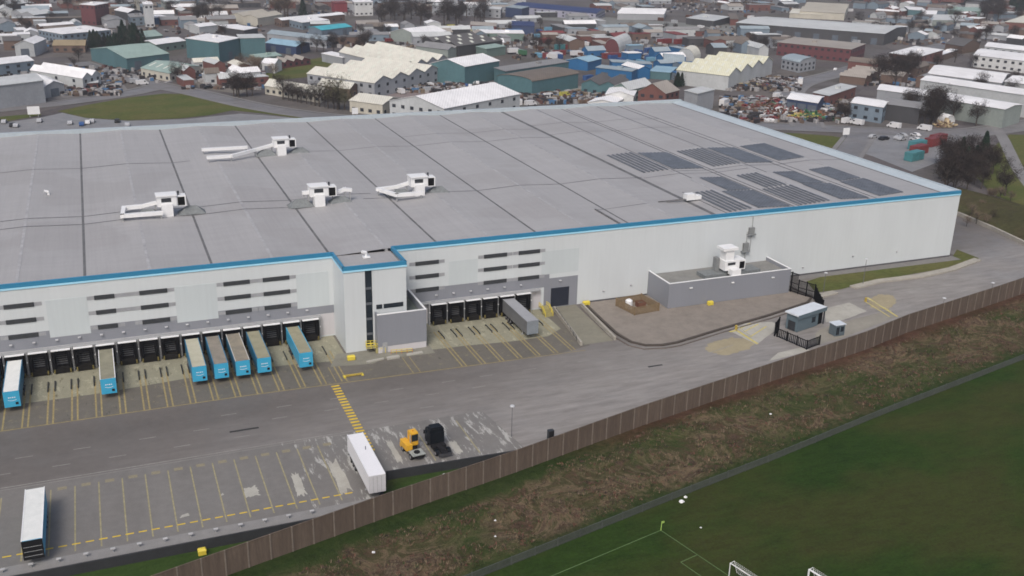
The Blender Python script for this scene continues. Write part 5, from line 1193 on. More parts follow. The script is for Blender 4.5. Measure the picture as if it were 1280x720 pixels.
B_('white barrel vaulted hangar with dark open mouth', 'white barrel hangar with open mouth', (774, 64.5), (755, 62.5), (790, 57), 1.2, 'arch', 'pale', 'maroon', rise=7.5, ridge='AC', name='barrel_hangar', cat='hangar')
B_('larger pale barrel vaulted hangar right of the open mouthed one', 'larger pale barrel hangar', (846, 72), (868, 75), (818, 63), 3, 'arch', 'cream', 'pale', rise=6, ridge='AC', name='barrel_hangar', cat='hangar')
B_('small grey barrel roofed shed among the blue roofs', 'small grey barrel shed', (830, 80), (855, 82), (828, 76), 2.5, 'arch', 'bgrey', 'grey', rise=5, ridge='AB', name='barrel_hangar', cat='hangar')
B_('row of four cream gabled hangars with skylights', 'row of cream gabled hangars', (911, 95), (846, 87.5), (966, 76), 7.5, 'gable', 'yellow', 'pale', n=4, rise=3.2, ridge='AB', sky=6, maxd=170, name='hangar_row', cat='hangar')
B_('plain grey cube building beside the white trailer behind the roof', 'plain grey cube building', (872, 117.5), (893, 112.5), (856, 113.5), 8.5, 'flat', 'pale', 'grey')
B_('brick gabled house with stone coloured roof behind the roof ridge', 'brick gabled house', (832, 117), (849, 112.5), (798, 114), 7, 'gable', 'stone', 'brick', rise=4, ridge='AB', name='brick_building', cat='building', wins=3)
B_('grey roofed building joined left of the brick gabled house', 'grey roofed building by the brick house', (786, 113), (815, 106), (770, 107.5), 6, 'gable', 'pale', 'green', rise=2.5, ridge='AB', wins=4)
B_('teal walled workshops with dark sawtooth roof', 'teal sawtooth workshops', (772, 109), (727, 104), (786, 100), 5, 'gable', 'dgrey', 'teal', n=2, rise=2.2, ridge='AC', wins=4)
B_('white fabric hall with flat top just above the roof edge', 'white fabric hall', (792, 120), (757, 118), (796, 112), 5, 'gable', 'white', 'white', rise=1.8, ridge='AC', name='fabric_hall', cat='tent')
B_('low white canopy roof touching the warehouse roof edge', 'low white canopy', (770, 128.5), (735, 128), (830, 124), 3.5, 'gable', 'white', 'white', rise=1.2, ridge='AC', name='fabric_hall', cat='tent')
B_('bright red roofed unit left of the barrel hangars', 'bright red roofed unit', (768, 46), (786, 44.5), (760, 42.5), 5, 'gable', 'red', 'maroon', rise=1.6)
B_('long navy roofed range at the top of the centre', 'long navy roofed range', (745, 17), (640, 7.5), (750, 11), 6, 'gable', 'navy', 'lilac', rise=1.2, ridge='AB', wins=12)
B_('short navy unit at the left of the grey expanse', 'short navy unit', (640, 32), (668, 33), (640, 26.5), 6, 'flat', 'navy', 'navy')
B_('broad silvery white roof above the grey expanse', 'broad silvery roof', (772, 17), (830, 18), (778, 11), 5, 'gable', 'white', 'grey', n=3, rise=1.4)
B_('pale grey flat unit with dark front on the grey expanse', 'pale grey flat unit', (892, 26.5), (858, 22.5), (897, 19.5), 5, 'flat', 'pale', 'dark')
B_('reddish unit right of the pale grey flat unit', 'reddish unit', (913, 24), (923, 24), (910, 17), 5, 'flat', 'brown', 'brick')
B_('very long pale green roofed depot with white edges', 'very long pale green depot', (1106, 42.5), (920, 28.5), (1133, 33.5), 8, 'gable', 'pale', 'dark', rise=1.8, ridge='AB', name='depot', cat='depot', maxd=70, doors=8)
B_('long maroon brick factory with grey roof below the depot', 'long maroon brick factory', (1064, 62), (972, 53), (1082, 55), 8, 'flat', 'stone', 'maroon', name='factory', cat='factory', wins=14)
B_('broad beige roofed shed at the top right of centre', 'broad beige shed', (1056, 17), (1000, 14), (1062, 4), 6, 'gable', 'beige', 'cream', n=2, rise=2)
B_('low cream strip roof just above the long depot', 'low cream strip roof', (1026, 18.5), (987, 16.5), (1028, 13), 4, 'flat', 'cream', 'cream')
B_('grey curved roof cabin block right of the cream hangars', 'grey curved roof block', (1000, 78), (1020, 74.5), (985, 72), 6, 'arch', 'bgrey', 'grey', rise=1.8, ridge='AC', wins=4)
# right
B_('brick building with white flat roof by the diagonal road', 'brick building with white flat roof', (1148, 71.5), (1179, 62.5), (1112, 66.5), 7, 'flat', 'white', 'brick', wins=5, name='brick_building', cat='building')
B_('thin white roofed range beside the brick building', 'thin white roofed range', (1178, 68.5), (1197, 62.5), (1171, 66.5), 4, 'flat', 'white', 'brown')
B_('thin long white roofed block, topmost of the white group at the right edge', 'topmost long white block', (1231, 58), (1310, 67), (1238, 53), 6, 'gable', 'white', 'pale', rise=1.2, wins=8)
B_('white block with banded windows, second of the white group at the right', 'white block with banded windows', (1217, 69), (1310, 80), (1227, 61), 7, 'gable', 'white', 'white', rise=1.2, wins=10)
B_('large white hip roofed shed at the right', 'large white hip roofed shed', (1160, 92), (1252, 104), (1175, 81.5), 6, 'gable', 'white', 'grey', rise=2, ridge='AB')
B_('long pale shed with thin white roof below the hip roofed shed', 'long pale thin roofed shed', (1151, 100), (1300, 122), (1165, 95), 10, 'gable', 'white', 'pale', rise=1, ridge='AB')
B_('pale shed continuing the white roofs off the right edge', 'pale shed off the right edge', (1256, 102), (1330, 112), (1275, 95), 7, 'gable', 'white', 'pale', rise=1.5)
B_('grey green long shed with dirty white roof beside the tree clump', 'grey green long shed', (1256, 137), (1165, 122), (1278, 131), 8, 'gable', 'white', 'greeng', rise=.8, ridge='AB', wins=0)
B_('grey walled white roofed shed behind the lorries', 'grey shed behind the lorries', (1160, 120.5), (1097, 112), (1164, 113.5), 8, 'gable', 'white', 'grey', rise=1, ridge='AB')
B_('dark fronted trade unit between the office and the grey green shed', 'dark fronted trade unit', (1150, 136), (1106, 130), (1152, 128), 7, 'gable', 'grey', 'dark', rise=1)
B_('pale blue grey office with tall dark windows by the main road', 'pale blue grey office', (1104, 134.5), (1064, 128.5), (1112, 127), 7, 'gable', 'white', 'bgrey', rise=1, ridge='AB', wins=5, name='office_building', cat='office')
B_('navy walled unit with white roof by the scrapyard', 'navy walled unit', (1022, 129), (984, 123.5), (1030, 121), 5, 'gable', 'white', 'navy', rise=1, ridge='AB', doors=3)
B_('maroon brick unit with slanted pale roof behind the navy unit', 'maroon brick unit', (1036, 120), (1070, 108.5), (1018, 115.5), 5, 'flat', 'pale', 'brick', wins=4, name='brick_building', cat='building')
B_('brown derelict L shaped range with striped rafters by the road', 'brown derelict range', (1082, 97.5), (1104, 86), (1050, 94), 4, 'sawtooth', 'stone', 'brown', n=5, rise=1.2, ridge='AC')
B_('cream roofed shed at the upper right edge', 'cream shed at the right edge', (1256, 27.5), (1320, 31), (1292, 16), 6, 'flat', 'cream', 'brick')
B_('wide pale green grey roofed unit in the upper right', 'wide pale green unit', (1205, 26), (1164, 25), (1225, 19.5), 5, 'gable', 'pale', 'greeng', rise=2.2, doors=2)
B_('low green grey strip building above the wide pale green unit', 'low green grey strip', (1225, 14.5), (1172, 12.5), (1228, 10), 5, 'flat', 'green', 'green')
B_('small white roofed teal unit in the upper right', 'small white roofed teal unit', (1158, 13.5), (1136, 12), (1152, 9.5), 6, 'flat', 'white', 'teal')
B_('white gabled cottage below the small white roofed teal unit', 'white gabled cottage', (1170, 18), (1152, 17.5), (1172, 14.5), 4, 'gable', 'white', 'grey', rise=2, name='cottage', cat='house')
B_('white roofed unit left of the brick streets in the right distance', 'white roofed unit by the brick streets', (1128, 38), (1112, 37), (1134, 33), 6, 'flat', 'white', 'dark')
B_('dark grey hip roofed chapel in the brown streets on the right', 'dark grey hip roofed chapel', (1204, 58), (1182, 54.5), (1218, 53), 5, 'gable', 'dgrey', 'brown', rise=3.5, name='chapel', cat='chapel')
B_('small white rounded tent above a brown mound by the tree clump', 'small white rounded tent', (1181, 154), (1193, 152), (1178, 150), 1.2, 'arch', 'white', 'white', rise=3, ridge='AC', name='tunnel_tent', cat='tent')
# ---- white boards by the roads
def board(x, y, w_, h_, lb):
    p = at(x, y); t = thing('road_sign', p, lb, 'sign'); MB().box(-w_ / 2, w_ / 2, -.08, .08, 1.2, 1.2 + h_).build('board', M_white, t); MB().box(-w_ * .35 - .1, -w_ * .35 + .1, .09, .25, 0, 1.2 + h_ * .8).build('post', M_galv, t); MB().box(w_ * .35 - .1, w_ * .35 + .1, .09, .25, 0, 1.2 + h_ * .8).build('post', M_galv, t)
board(43, 146.5, 4.6, 3.2, 'blank white board on posts at the left grass verge'); board(444, 146, 2.6, 2.6, 'blank white board near the cream office at the road bend'); board(1057, 172, 3.2, 2.8, 'blank white board at the right grass verge by the main road')
# ---- vehicles
CARC = dict(white=(.62, .62, .63), silver=(.36, .37, .39), black=(.02, .02, .022), red=(.17, .035, .035), blue=(.03, .08, .22), orange=(.20, .085, .04), green=(.05, .14, .07), yellow=(.42, .38, .08), rust=(.11, .05, .032))
TPL = {}
def car(col):
    if ('car', col) in TPL: return None
    t = thing('parked_car', (0, 0, -50), 'x', 'car'); m_ = plain('paint_' + col, CARC[col], .35, .1, 1)
    g = MB(); prof = [(-2.2, .35), (-2.2, .85), (-1.6, 1.0), (-1.1, 1.42), (.6, 1.45), (1.2, 1.0), (2.1, .85), (2.2, .35)]
    n = len(prof)
    for s, pr in ((-.87, prof), (.87, prof[::-1])): g.quad(*[(x, s, z) for x, z in pr])
    for (xa, za), (xb, zb) in zip(prof, prof[1:] + prof[:1]): g.quad((xa, -.87, za), (xa, .87, za), (xb, .87, zb), (xb, -.87, zb))
    g.build('body', m_, t); g = MB()
    for s in (-1, 1): g.box(-1.2, .75, s * .89 - .01, s * .89 + .01, 1.0, 1.36)
    g.quad((.62, -.75, 1.46), (.62, .75, 1.46), (1.2, .75, 1.06), (1.2, -.75, 1.06)); g.build('window', M_glass, t)
    for x in (-1.35, 1.35):
        for s in (-1, 1): MB().tube((x, s * .7, .33), (x, s * .9, .33), .33, 10).build('wheel', M_tyre, t)
    TPL[('car', col)] = t; return t
def van(col):
    t = thing('delivery_van', (0, 0, -50), 'x', 'van'); m_ = plain('paint_' + col, CARC[col], .35, .1, 1)
    g = MB(); prof = [(-2.9, .4), (-2.9, 2.5), (1.4, 2.5), (2.1, 1.5), (2.8, 1.2), (2.9, .4)]
    for s, pr in ((-1, prof), (1, prof[::-1])): g.quad(*[(x, s, z) for x, z in pr])
    for (xa, za), (xb, zb) in zip(prof, prof[1:] + prof[:1]): g.quad((xa, -1, za), (xa, 1, za), (xb, 1, zb), (xb, -1, zb))
    g.build('body', m_, t); g = MB(); g.quad((1.45, -.85, 2.42), (1.45, .85, 2.42), (2.1, .85, 1.58), (2.1, -.85, 1.58))
    for s in (-1, 1): g.box(.7, 1.5, s * 1.01 - .01, s * 1.01 + .01, 1.5, 2.1)
    g.build('window', M_glass, t)
    for x in (-1.8, 1.8):
        for s in (-1, 1): MB().tube((x, s * .8, .38), (x, s * 1.03, .38), .38, 10).build('wheel', M_tyre, t)
    TPL[('van', col)] = t
def lorry(col, name='lorry'):
    t = thing(name, (0, 0, -50), 'x', 'lorry'); m_ = plain('paint_' + col, CARC[col], .35, .1, 1)
    MB().box(-4.6, 2.4, -1.25, 1.25, 1.0, 3.7).build('box_body', m_, t, bevel=.05); c = MB().prism([(2.6, -1.2), (4.4, -1.2), (4.4, 1.2), (2.6, 1.2)], .6, 2.9).build('cab', plain('paint_white', CARC['white']), t, bevel=.15)
    MB().box(4.4, 4.44, -1.05, 1.05, 1.7, 2.6).build('windscreen', M_glass, c); MB().box(-4.5, 4.2, -.5, .5, .6, .95).build('chassis', M_chas, t)
    for x in (-3.4, -2.2, 3.4):
        for s in (-1, 1): MB().tube((x, s * .9, .5), (x, s * 1.22, .5), .5, 12).build('wheel', M_tyre, t)
    TPL[('lorry', col)] = t
def container(col):
    t = thing('shipping_container', (0, 0, -50), 'x', 'container'); m_ = plain('cont_' + col, dict(CARC, teal=(.06, .2, .22), sky=(.15, .32, .45))[col], .5, .25, .6)
    g = MB(); g.box(-3.05, 3.05, -1.22, 1.22, .1, 2.55)
    for k in range(15):
        for s in (-1, 1): g.box(-2.9 + k * .4, -2.7 + k * .4, min(s * 1.22, s * 1.27), max(s * 1.22, s * 1.27), .3, 2.4)
    g.build('body', m_, t); g = MB()
    for y in (-.8, -.3, .3, .8): g.box(3.06, 3.1, y - .03, y + .03, .2, 2.5)
    g.build('door_bar', M_galv, t)
    TPL[('container', col)] = t
def wreck(col):
    t = thing('scrap_car', (0, 0, -50), 'x', 'scrap car'); m_ = plain('wreck_' + col, CARC[col], .6, .45, 1.5)
    bm = bmesh.new(); bmesh.ops.create_cube(bm, size=1); bmesh.ops.subdivide_edges(bm, edges=bm.edges, cuts=3, use_grid_fill=True); r_ = random.Random(len(TPL))
    for v in bm.verts: v.co = Vector((v.co.x * 4.1, v.co.y * 1.75, (v.co.z + .5) * (1.2 if abs(v.co.x) < .3 else .8) + .05)) + Vector([r_.uniform(-.16, .16) for _ in range(3)])
    me = bpy.data.meshes.new('body'); bm.to_mesh(me); bm.free(); me.materials.append(m_); o = bpy.data.objects.new('body', me); COL.objects.link(o); o.parent = t
    g = MB(); g.box(-1.0, .8, -.93, -.89, .75, 1.1).box(-1.0, .8, .89, .93, .75, 1.1); g.build('window_gap', M_black, t)
    TPL[('wreck', col)] = t
KF = dict(car=car, van=van, lorry=lorry, container=container, wreck=wreck)
USED = set(); FILL = []          # (object, base label, px)
def put(kind, col, x, y, rz, label=None, z=0.0, size='', world_=False, group=None):
    if (kind, col) not in TPL: KF[kind](col)
    src = TPL[(kind, col)]; p = Vector((x, y, z)) if world_ else at(x, y, z)
    if (kind, col) in USED: o = dup(src, p, rz)
    else: o = src; o.location = p; o.rotation_euler = (0, 0, rz); USED.add((kind, col)); KIDS[src.name] = [(c, kids(c)) for c in kids(src)]
    if label: o['label'] = label
    nm = dict(car='car', van='van', lorry='lorry', container='container', wreck='crushed scrap car')[kind]
    if not label: FILL.append((o, f'{col} {nm}', px(p)))
    elif group: o['group'] = group
    return o
R_ = random.Random(11)
put('lorry', 'white', 1000, 106, .9, 'white lorry parked at the roadside right of the cream hangars'); put('lorry', 'white', 905, 133, .7, 'long white lorry behind the roof beside the grey cube')
put('van', 'white', 1071, 156, 1.9, 'white van at the main road below the pale blue grey office'); put('van', 'white', 1117, 160, 1.9, 'white van by the main road in front of the dark trade unit'); put('van', 'white', 1155, 163, 1.9, 'white van by the main road, nearest the rounded tent')
put('van', 'yellow', 706, 121, .3, 'bright yellow van in the beige yard below the dark teal building'); put('van', 'white', 686, 122.5, .3, 'white van left of the bright yellow van'); put('lorry', 'white', 641, 132, .5, 'white box lorry in the yard at the end of the white roofed hall')
put('lorry', 'white', 535, 104, .4, 'white lorry at the loading bay below the front cream factory'); put('van', 'white', 650, 131, 1.2, 'white van nearest the roof edge in the beige yard'); put('van', 'white', 663, 132, .2, 'second white van in the beige yard, right of the nearest one')
put('car', 'white', 144, 109, .2, 'large white car at the junction kerb on the left'); put('van', 'white', 178, 106, .2, 'white van on the road by the junction'); put('van', 'silver', 170, 104, .2, 'silver van behind the white van at the junction')
put('van', 'white', 1058, 154, .3, 'small white van left of the roadside lorries'); put('van', 'white', 990, 121, 1.0, 'white van above the navy walled unit'); put('van', 'white', 972, 122, .3, 'white van at the scrapyard gate'); put('van', 'white', 1254, 153, .4, 'lone white van at the end of the grey green shed'); put('car', 'white', 1044, 88, .8, 'white car on the diagonal road near the hangars')
for x, y, c, rz, lb in [(1166, 182, 'red', .3, 'red container beside the dark tree clump, farther of two red ones'), (1148, 192, 'red', .3, 'red container nearest the warehouse corner'), (1146, 186, 'teal', .3, 'teal container between the two red ones'), (1142, 200, 'teal', .3, 'dark teal container in front of the nearest red one'), (1172, 178, 'red', .3, 'small end of a red container touching the tree clump')]:
    o = put('container', c, x, y, rz, lb)
    o.scale = (1.35, 1.35, 1.3)
for x, y, c in [(620, 98, 'blue'), (612, 97, 'blue'), (735, 100, 'blue')]: put('container', c, x, y, .4)
# car park rows and yards (pixel boxes)
def scatter(kind, cols, box, n, rzs=(.2, 1.7), row=False, seed=0):
    r_ = random.Random(seed)
    for i in range(n):
        for _ in range(12):
            if row: x = box[0] + (box[2] - box[0]) * (i + .5) / n; y = box[1] + (box[3] - box[1]) * (i + .5) / n
            else: x, y = r_.uniform(box[0], box[2]), r_.uniform(box[1], box[3])
            p = at(x, y)
            if row or not any(inside((p.x, p.y), f) for f in FOOT): break
        else: continue
        put(kind, r_.choice(cols), x, y, r_.choice(rzs) + r_.uniform(-.05, .05))
scatter('car', ['white', 'silver', 'silver', 'black'], (555, 101, 622, 107), 12, (1.2,), True, 1); scatter('car', ['silver', 'white', 'blue'], (560, 105, 590, 109), 6, (1.2,), True, 2)
scatter('car', ['white', 'silver', 'black', 'red', 'blue'], (70, 104, 150, 118), 16, seed=3); scatter('car', ['white', 'silver', 'black', 'red'], (235, 88, 325, 112), 16, seed=4)
scatter('wreck', ['red', 'rust', 'orange', 'white', 'silver', 'green', 'rust'], (925, 124, 1045, 152), 60, seed=5); scatter('wreck', ['orange', 'rust', 'yellow', 'white'], (985, 138, 1030, 150), 16, seed=6); scatter('wreck', ['rust', 'red', 'silver'], (925, 122, 975, 138), 22, seed=61)
scatter('car', ['white', 'silver', 'black', 'red'], (940, 98, 1000, 114), 18, seed=7); scatter('container', ['blue', 'red', 'teal', 'white', 'sky', 'rust'], (665, 38, 760, 74), 34, seed=8)
scatter('container', ['blue', 'sky', 'blue', 'white', 'red'], (760, 64, 830, 82), 16, seed=9); scatter('container', ['yellow', 'yellow', 'white'], (562, 35, 592, 43), 12, seed=10); scatter('container', ['red', 'rust', 'red', 'silver'], (800, 48, 860, 58), 10, seed=12)
scatter('van', ['white', 'silver', 'red'], (440, 36, 620, 60), 12, seed=13); scatter('container', ['white', 'silver', 'blue', 'rust'], (400, 36, 500, 58), 12, seed=14); scatter('van', ['white', 'silver', 'blue'], (1040, 40, 1130, 60), 8, seed=15)
scatter('car', ['white', 'silver', 'black'], (1090, 170, 1180, 178), 8, seed=16); scatter('van', ['white', 'silver'], (20, 20, 140, 50), 12, seed=17); scatter('container', ['white', 'silver', 'rust'], (740, 18, 950, 40), 10, seed=18)
scatter('lorry', ['white', 'red', 'blue', 'green'], (640, 55, 760, 75), 6, seed=19); scatter('car', ['white', 'silver', 'black', 'blue'], (-40, 152, 180, 160), 14, (1.5,), seed=20); scatter('van', ['white', 'silver', 'red', 'blue'], (1100, 20, 1250, 55), 10, seed=21)
scatter('van', ['white', 'silver'], (480, 108, 540, 118), 3, seed=22); scatter('container', ['white', 'silver', 'sky', 'rust'], (1060, 5, 1240, 20), 8, seed=23)
# ---- filler sheds and terraces in the gaps, each its own thing
FS = {}
def filler(x, y, L_, W_, h, rise, rc, wc, rz, nm='small_shed', cat='shed'):
    p = at(x, y)
    if any(inside((p.x, p.y), f) for f in FOOT): return
    r0 = max(L_, W_) / 2
    for f in FOOT:
        cx = sum(q[0] for q in f) / 4; cy = sum(q[1] for q in f) / 4
        if any((q[0] - p.x) ** 2 + (q[1] - p.y) ** 2 < (r0 * .62) ** 2 for q in f) or (cx - p.x) ** 2 + (cy - p.y) ** 2 < (r0 * .8 + 4) ** 2: return
    t = thing(nm, p, 'x', cat, None, rz); a, b_ = L_ / 2, W_ / 2; w = MB(); w.box(-a, a, -b_, b_, 0, h); rf = MB()
    if rise:
        w.quad((-a, -b_, h), (-a, 0, h + rise), (-a, b_, h)); w.quad((a, -b_, h), (a, b_, h), (a, 0, h + rise)); e = .3
        for s in (-1, 1): rf.quad((-a - e, s * (b_ + e), h + .12 - rise * e / b_), (a + e, s * (b_ + e), h + .12 - rise * e / b_), (a + e, 0, h + rise + .15), (-a - e, 0, h + rise + .15)); rf.quad((-a - e, s * (b_ + e), h - .05), (a + e, s * (b_ + e), h - .05), (a + e, s * (b_ + e), h + .12 - rise * e / b_), (-a - e, s * (b_ + e), h + .12 - rise * e / b_))
    else: rf.box(-a - .2, a + .2, -b_ - .2, b_ + .2, h + .02, h + .3)
    w.build('wall', wmat(wc), t); ro = rf.build('roof', rmat(rc), t)
    if cat == 'house': MB().box(-a * .6, -a * .6 + .8, -.4, .4, h, h + rise + 1.2).build('chimney', wmat('brick'), ro)
    for s in (-1, 1):
        g = MB()
    nw = max(1, int(L_ / 6))
    for k in range(nw): MB().box(-a + L_ * (k + .5) / nw - .8, -a + L_ * (k + .5) / nw + .8, -b_ - .06, -b_ - .02, 1, min(2.3, h - .4)).build('window', M_win, t)
    FOOT.append([(p.x - r0, p.y - r0), (p.x + r0, p.y - r0), (p.x + r0, p.y + r0), (p.x - r0, p.y + r0)])
    s_ = 'long' if L_ > 26 else ('small' if L_ < 14 else 'mid sized'); cn = dict(white='white', pale='pale', dgrey='dark grey', grey='grey', brown='brown', stone='stone', bgrey='blue grey', green='pale green', cream='cream', red='red', blue='blue', turq='turquoise', tan='tan', beige='beige', sky='sky blue')[rc]
    FILL.append((t, f'{s_} {cn} roofed {cat}', px(p)))
def fillzone(box, n, seed, rcs, wcs, rz0, big=1.0, house=.0):
    r_ = random.Random(seed)
    for i in range(int(n * 2.4)):
        x, y = r_.uniform(box[0], box[2]), r_.uniform(box[1], box[3]); hs = r_.random() < house
        filler(x, y, r_.uniform(10, 34) * big if not hs else r_.uniform(12, 24), r_.uniform(7, 15) * (big if not hs else .75), r_.uniform(3, 6), r_.uniform(1.0, 2.4) if r_.random() < .65 or hs else 0, r_.choice(rcs), r_.choice(wcs), rz0 + r_.choice((0, 0, 1.57)) + r_.uniform(-.08, .08), 'terrace_house' if hs else 'small_shed', 'house' if hs else 'shed')
BR = ['brown', 'dgrey', 'grey', 'stone', 'brown']; MX = ['grey', 'dgrey', 'brown', 'pale', 'stone', 'white', 'bgrey', 'white', 'pale']; WX = ['brick', 'grey', 'brown', 'dark', 'bgrey', 'pale']
fillzone((0, -2, 330, 32), 46, 31, MX + BR, WX, .1, 1.0, .3); fillzone((0, 28, 110, 70), 10, 32, MX, WX, .1, .8); fillzone((200, 24, 330, 42), 9, 33, MX, WX, .1, .8)
fillzone((330, -2, 640, 16), 26, 34, MX + BR, WX, -.1, 1.0, .3); fillzone((400, 34, 640, 60), 16, 35, MX, WX, -.1, .8); fillzone((640, 36, 860, 60), 18, 36, MX + ['blue', 'red'], WX, -.1, .8)
fillzone((740, -4, 1000, 14), 20, 37, MX + BR, WX, -.1, 1.1, .3); fillzone((860, 34, 990, 70), 9, 38, MX, WX, -.15, .8); fillzone((1070, -4, 1280, 50), 46, 39, MX + BR + BR, WX + ['brick'], .5, .9, .5)
fillzone((1080, 78, 1160, 108), 5, 40, BR, ['brown', 'brick'], .5, .7); fillzone((230, 84, 330, 108), 8, 41, ['pale', 'cream', 'brown', 'white'], ['brick', 'pale'], .2, .5); fillzone((640, -8, 1280, -2), 20, 42, MX + BR, WX, 0, 1.3); fillzone((-60, -10, 640, -3), 26, 43, MX + BR, WX, 0, 1.3)
fillzone((740, 66, 860, 100), 8, 44, ['blue', 'bgrey', 'sky', 'white'], ['blue', 'bgrey'], .1, .6); fillzone((1200, 20, 1290, 60), 8, 45, MX, WX, .2, .9); fillzone((640, 20, 760, 36), 5, 46, ['navy' if 0 else 'grey', 'pale'], ['grey', 'dark'], 0, .8)
# ---- scrap heaps
def heap(x, y, L_, W_, H_, lb, seed, cols):
    p = at(x, y); t = thing('scrap_heap', p, lb, 'scrap heap'); r_ = random.Random(seed)
    for mi, c in enumerate(cols):
        g = MB()
        for _ in range(90):
            u, v = r_.uniform(-1, 1), r_.uniform(-1, 1)
            if u * u + v * v > 1: continue
            z = H_ * (1 - (u * u + v * v)) * r_.uniform(.4, 1); q = Vector((u * L_, v * W_, z)); s = r_.uniform(.4, 1.3)
            g.beam(q, q + Vector((r_.uniform(-1, 1), r_.uniform(-1, 1), r_.uniform(-.4, .4))).normalized() * s * 2, s * .8, s * .5)
        o = g.build('scrap', plain('scrap_' + c, dict(CARC, grey=(.2, .2, .2), brown=(.14, .09, .06), tan=(.4, .32, .2))[c], .7, .4, 2), t); o['kind'] = 'stuff'
heap(1008, 148, 9, 4, 3.0, 'mixed heap of tan and green scrap beside the main road', 1, ['tan', 'green', 'orange', 'yellow']); heap(975, 142, 10, 4.5, 3.2, 'reddish scrap heap in front of the navy walled unit', 2, ['red', 'rust', 'grey', 'white']); heap(955, 136, 10, 5, 3.2, 'dark rusty scrap heap behind the roof corner', 3, ['rust', 'brown', 'red', 'grey'])
heap(1180, 158, 4, 2, 1.8, 'small brown mound in front of the white rounded tent', 4, ['brown', 'tan']); heap(928, 108, 7, 3, 1.6, 'yellowish heap at the end of the cream hangars', 5, ['yellow', 'tan']); heap(575, 43, 14, 7, 5, 'pale yellow stacks in the middle distance', 6, ['yellow', 'tan', 'white'])
heap(790, 70, 16, 5, 3, 'blue and white heap beside the open barrel hangar', 7, ['blue', 'white', 'grey'])
# ---- trees
def twigmat(name, a, b2):
    mt, nt, b = _m(name); f = noise(nt, .6, 4, .7); c = ramp(nt, f, [(.3, a), (.7, b2)]); nt.links.new(c, b.inputs['Base Color']); b.inputs['Roughness'].default_value = 1; b.inputs['Specular IOR Level'].default_value = .02; return mt
M_tw1 = twigmat('twigs_mauve', (.018, .014, .013), (.048, .037, .033)); M_tw2 = twigmat('twigs_tan', (.10, .075, .055), (.20, .155, .115)); M_ev = twigmat('evergreen', (.006, .018, .012), (.022, .045, .026)); M_tw3 = twigmat('twigs_olive', (.06, .06, .035), (.14, .13, .08)); M_bark = plain('bark', (.06, .048, .04), 1, .3, 3)
def tree_t(kind, seed):
    r_ = random.Random(seed); nm = {'bare': 'bare_tree', 'tan': 'bare_tree', 'ever': 'evergreen_tree', 'willow': 'willow_tree'}[kind]
    t = thing(nm, (0, 0, -50), 'x', 'tree'); H_ = 10.0
    g = MB(); g.tube((0, 0, 0), (.1, 0, 3.2), .28, 8, .18).tube((.1, 0, 3.2), (0, .2, 6.5), .18, 6, .08)
    ends = []
    for k in range(13):
        a = r_.uniform(0, 6.28); z = r_.uniform(2.2, 5.5); l = r_.uniform(2.2, 4.2); e = Vector((math.cos(a) * l * .8, math.sin(a) * l * .8, z + l * r_.uniform(.5, 1.0)))
        g.tube((0, 0, z), e, .09, 5, .03); ends.append(e)
        for _ in range(3):
            b0 = Vector((0, 0, z)).lerp(e, r_.uniform(.4, .9)); e2_ = b0 + Vector((r_.uniform(-1.4, 1.4), r_.uniform(-1.4, 1.4), r_.uniform(.4, 1.8))); g.tube(b0, e2_, .035, 4, .015); ends.append(e2_)
    g.build('trunk', M_bark, t)
    g = MB(); n = dict(bare=1100, tan=900, ever=1500, willow=1100)[kind]; lobes = [(Vector((r_.uniform(-1.9, 1.9), r_.uniform(-1.9, 1.9), r_.uniform(4, 8.6))), r_.uniform(1.2, 2.1)) for _ in range(9)]
    for _ in range(n):
        if kind == 'ever': z = r_.uniform(.6, 10); rr = (1 - z / 11) * 2.6 * r_.uniform(.3, 1.1) ** .5; a = r_.uniform(0, 6.28); c = Vector((rr * math.cos(a) * (1 + .2 * math.sin(3 * a + z)), rr * math.sin(a), z)); s = r_.uniform(.25, .5)
        else:
            if r_.random() < .55: c, rad_ = r_.choice(lobes)
            else: c, rad_ = r_.choice(ends), 1.1
            dv = Vector((r_.gauss(0, 1), r_.gauss(0, 1), r_.gauss(0, .8))).normalized() * rad_ * r_.random() ** .4; c = c + dv; s = r_.uniform(.25, .6)
            if kind == 'willow': c.z -= r_.uniform(0, 2.5)
        d1 = Vector((r_.gauss(0, 1), r_.gauss(0, 1), r_.gauss(0, 1) + (.8 if kind != 'ever' else 0))).normalized(); d2 = d1.orthogonal().normalized()
        wd = .42 if kind == 'ever' else .13
        g.quad(c - d1 * s - d2 * s * wd, c + d2 * s * wd * .2 + d1 * s, c + d2 * s * wd * 1.2)
    g.build('crown', {'bare': M_tw1, 'tan': M_tw2, 'ever': M_ev, 'willow': M_tw3}[kind], t)
    return t
TT = {}; TU = set()
def tree(kind, x, y, s=1.0, label=None, group=None):
    v = (kind, R_.randint(0, 2 if kind in ('bare',) else 1))
    if v not in TT: TT[v] = tree_t(kind, hash(kind) % 1 + len(TT) * 7 + 3)
    src = TT[v]; p = at(x, y); k = s * R_.uniform(.85, 1.15)
    if any(inside((p.x, p.y), f) for f in FOOT[:110]) and label is None: return
    if v in TU: o = dup(src, p, R_.uniform(0, 6))
    else: o = src; o.location = p; TU.add(v); KIDS[src.name] = [(c, kids(c)) for c in kids(src)]
    o.scale = (k * 1.1, k * 1.1, k)
    if label: o['label'] = label
    else: FILL.append((o, {'bare': 'bare dark tree', 'tan': 'bare tan tree', 'ever': 'dark evergreen tree', 'willow': 'pale olive bare tree'}[kind], (x, y)))
def trees(kind, box, n, s, seed, line=False):
    r_ = random.Random(seed)
    for i in range(n):
        x, y = (box[0] + (box[2] - box[0]) * (i + .5) / n + r_.uniform(-1, 1), box[1] + (box[3] - box[1]) * (i + .5) / n) if line else (r_.uniform(box[0], box[2]), r_.uniform(box[1], box[3])); tree(kind, x, y, s * r_.uniform(.8, 1.2))
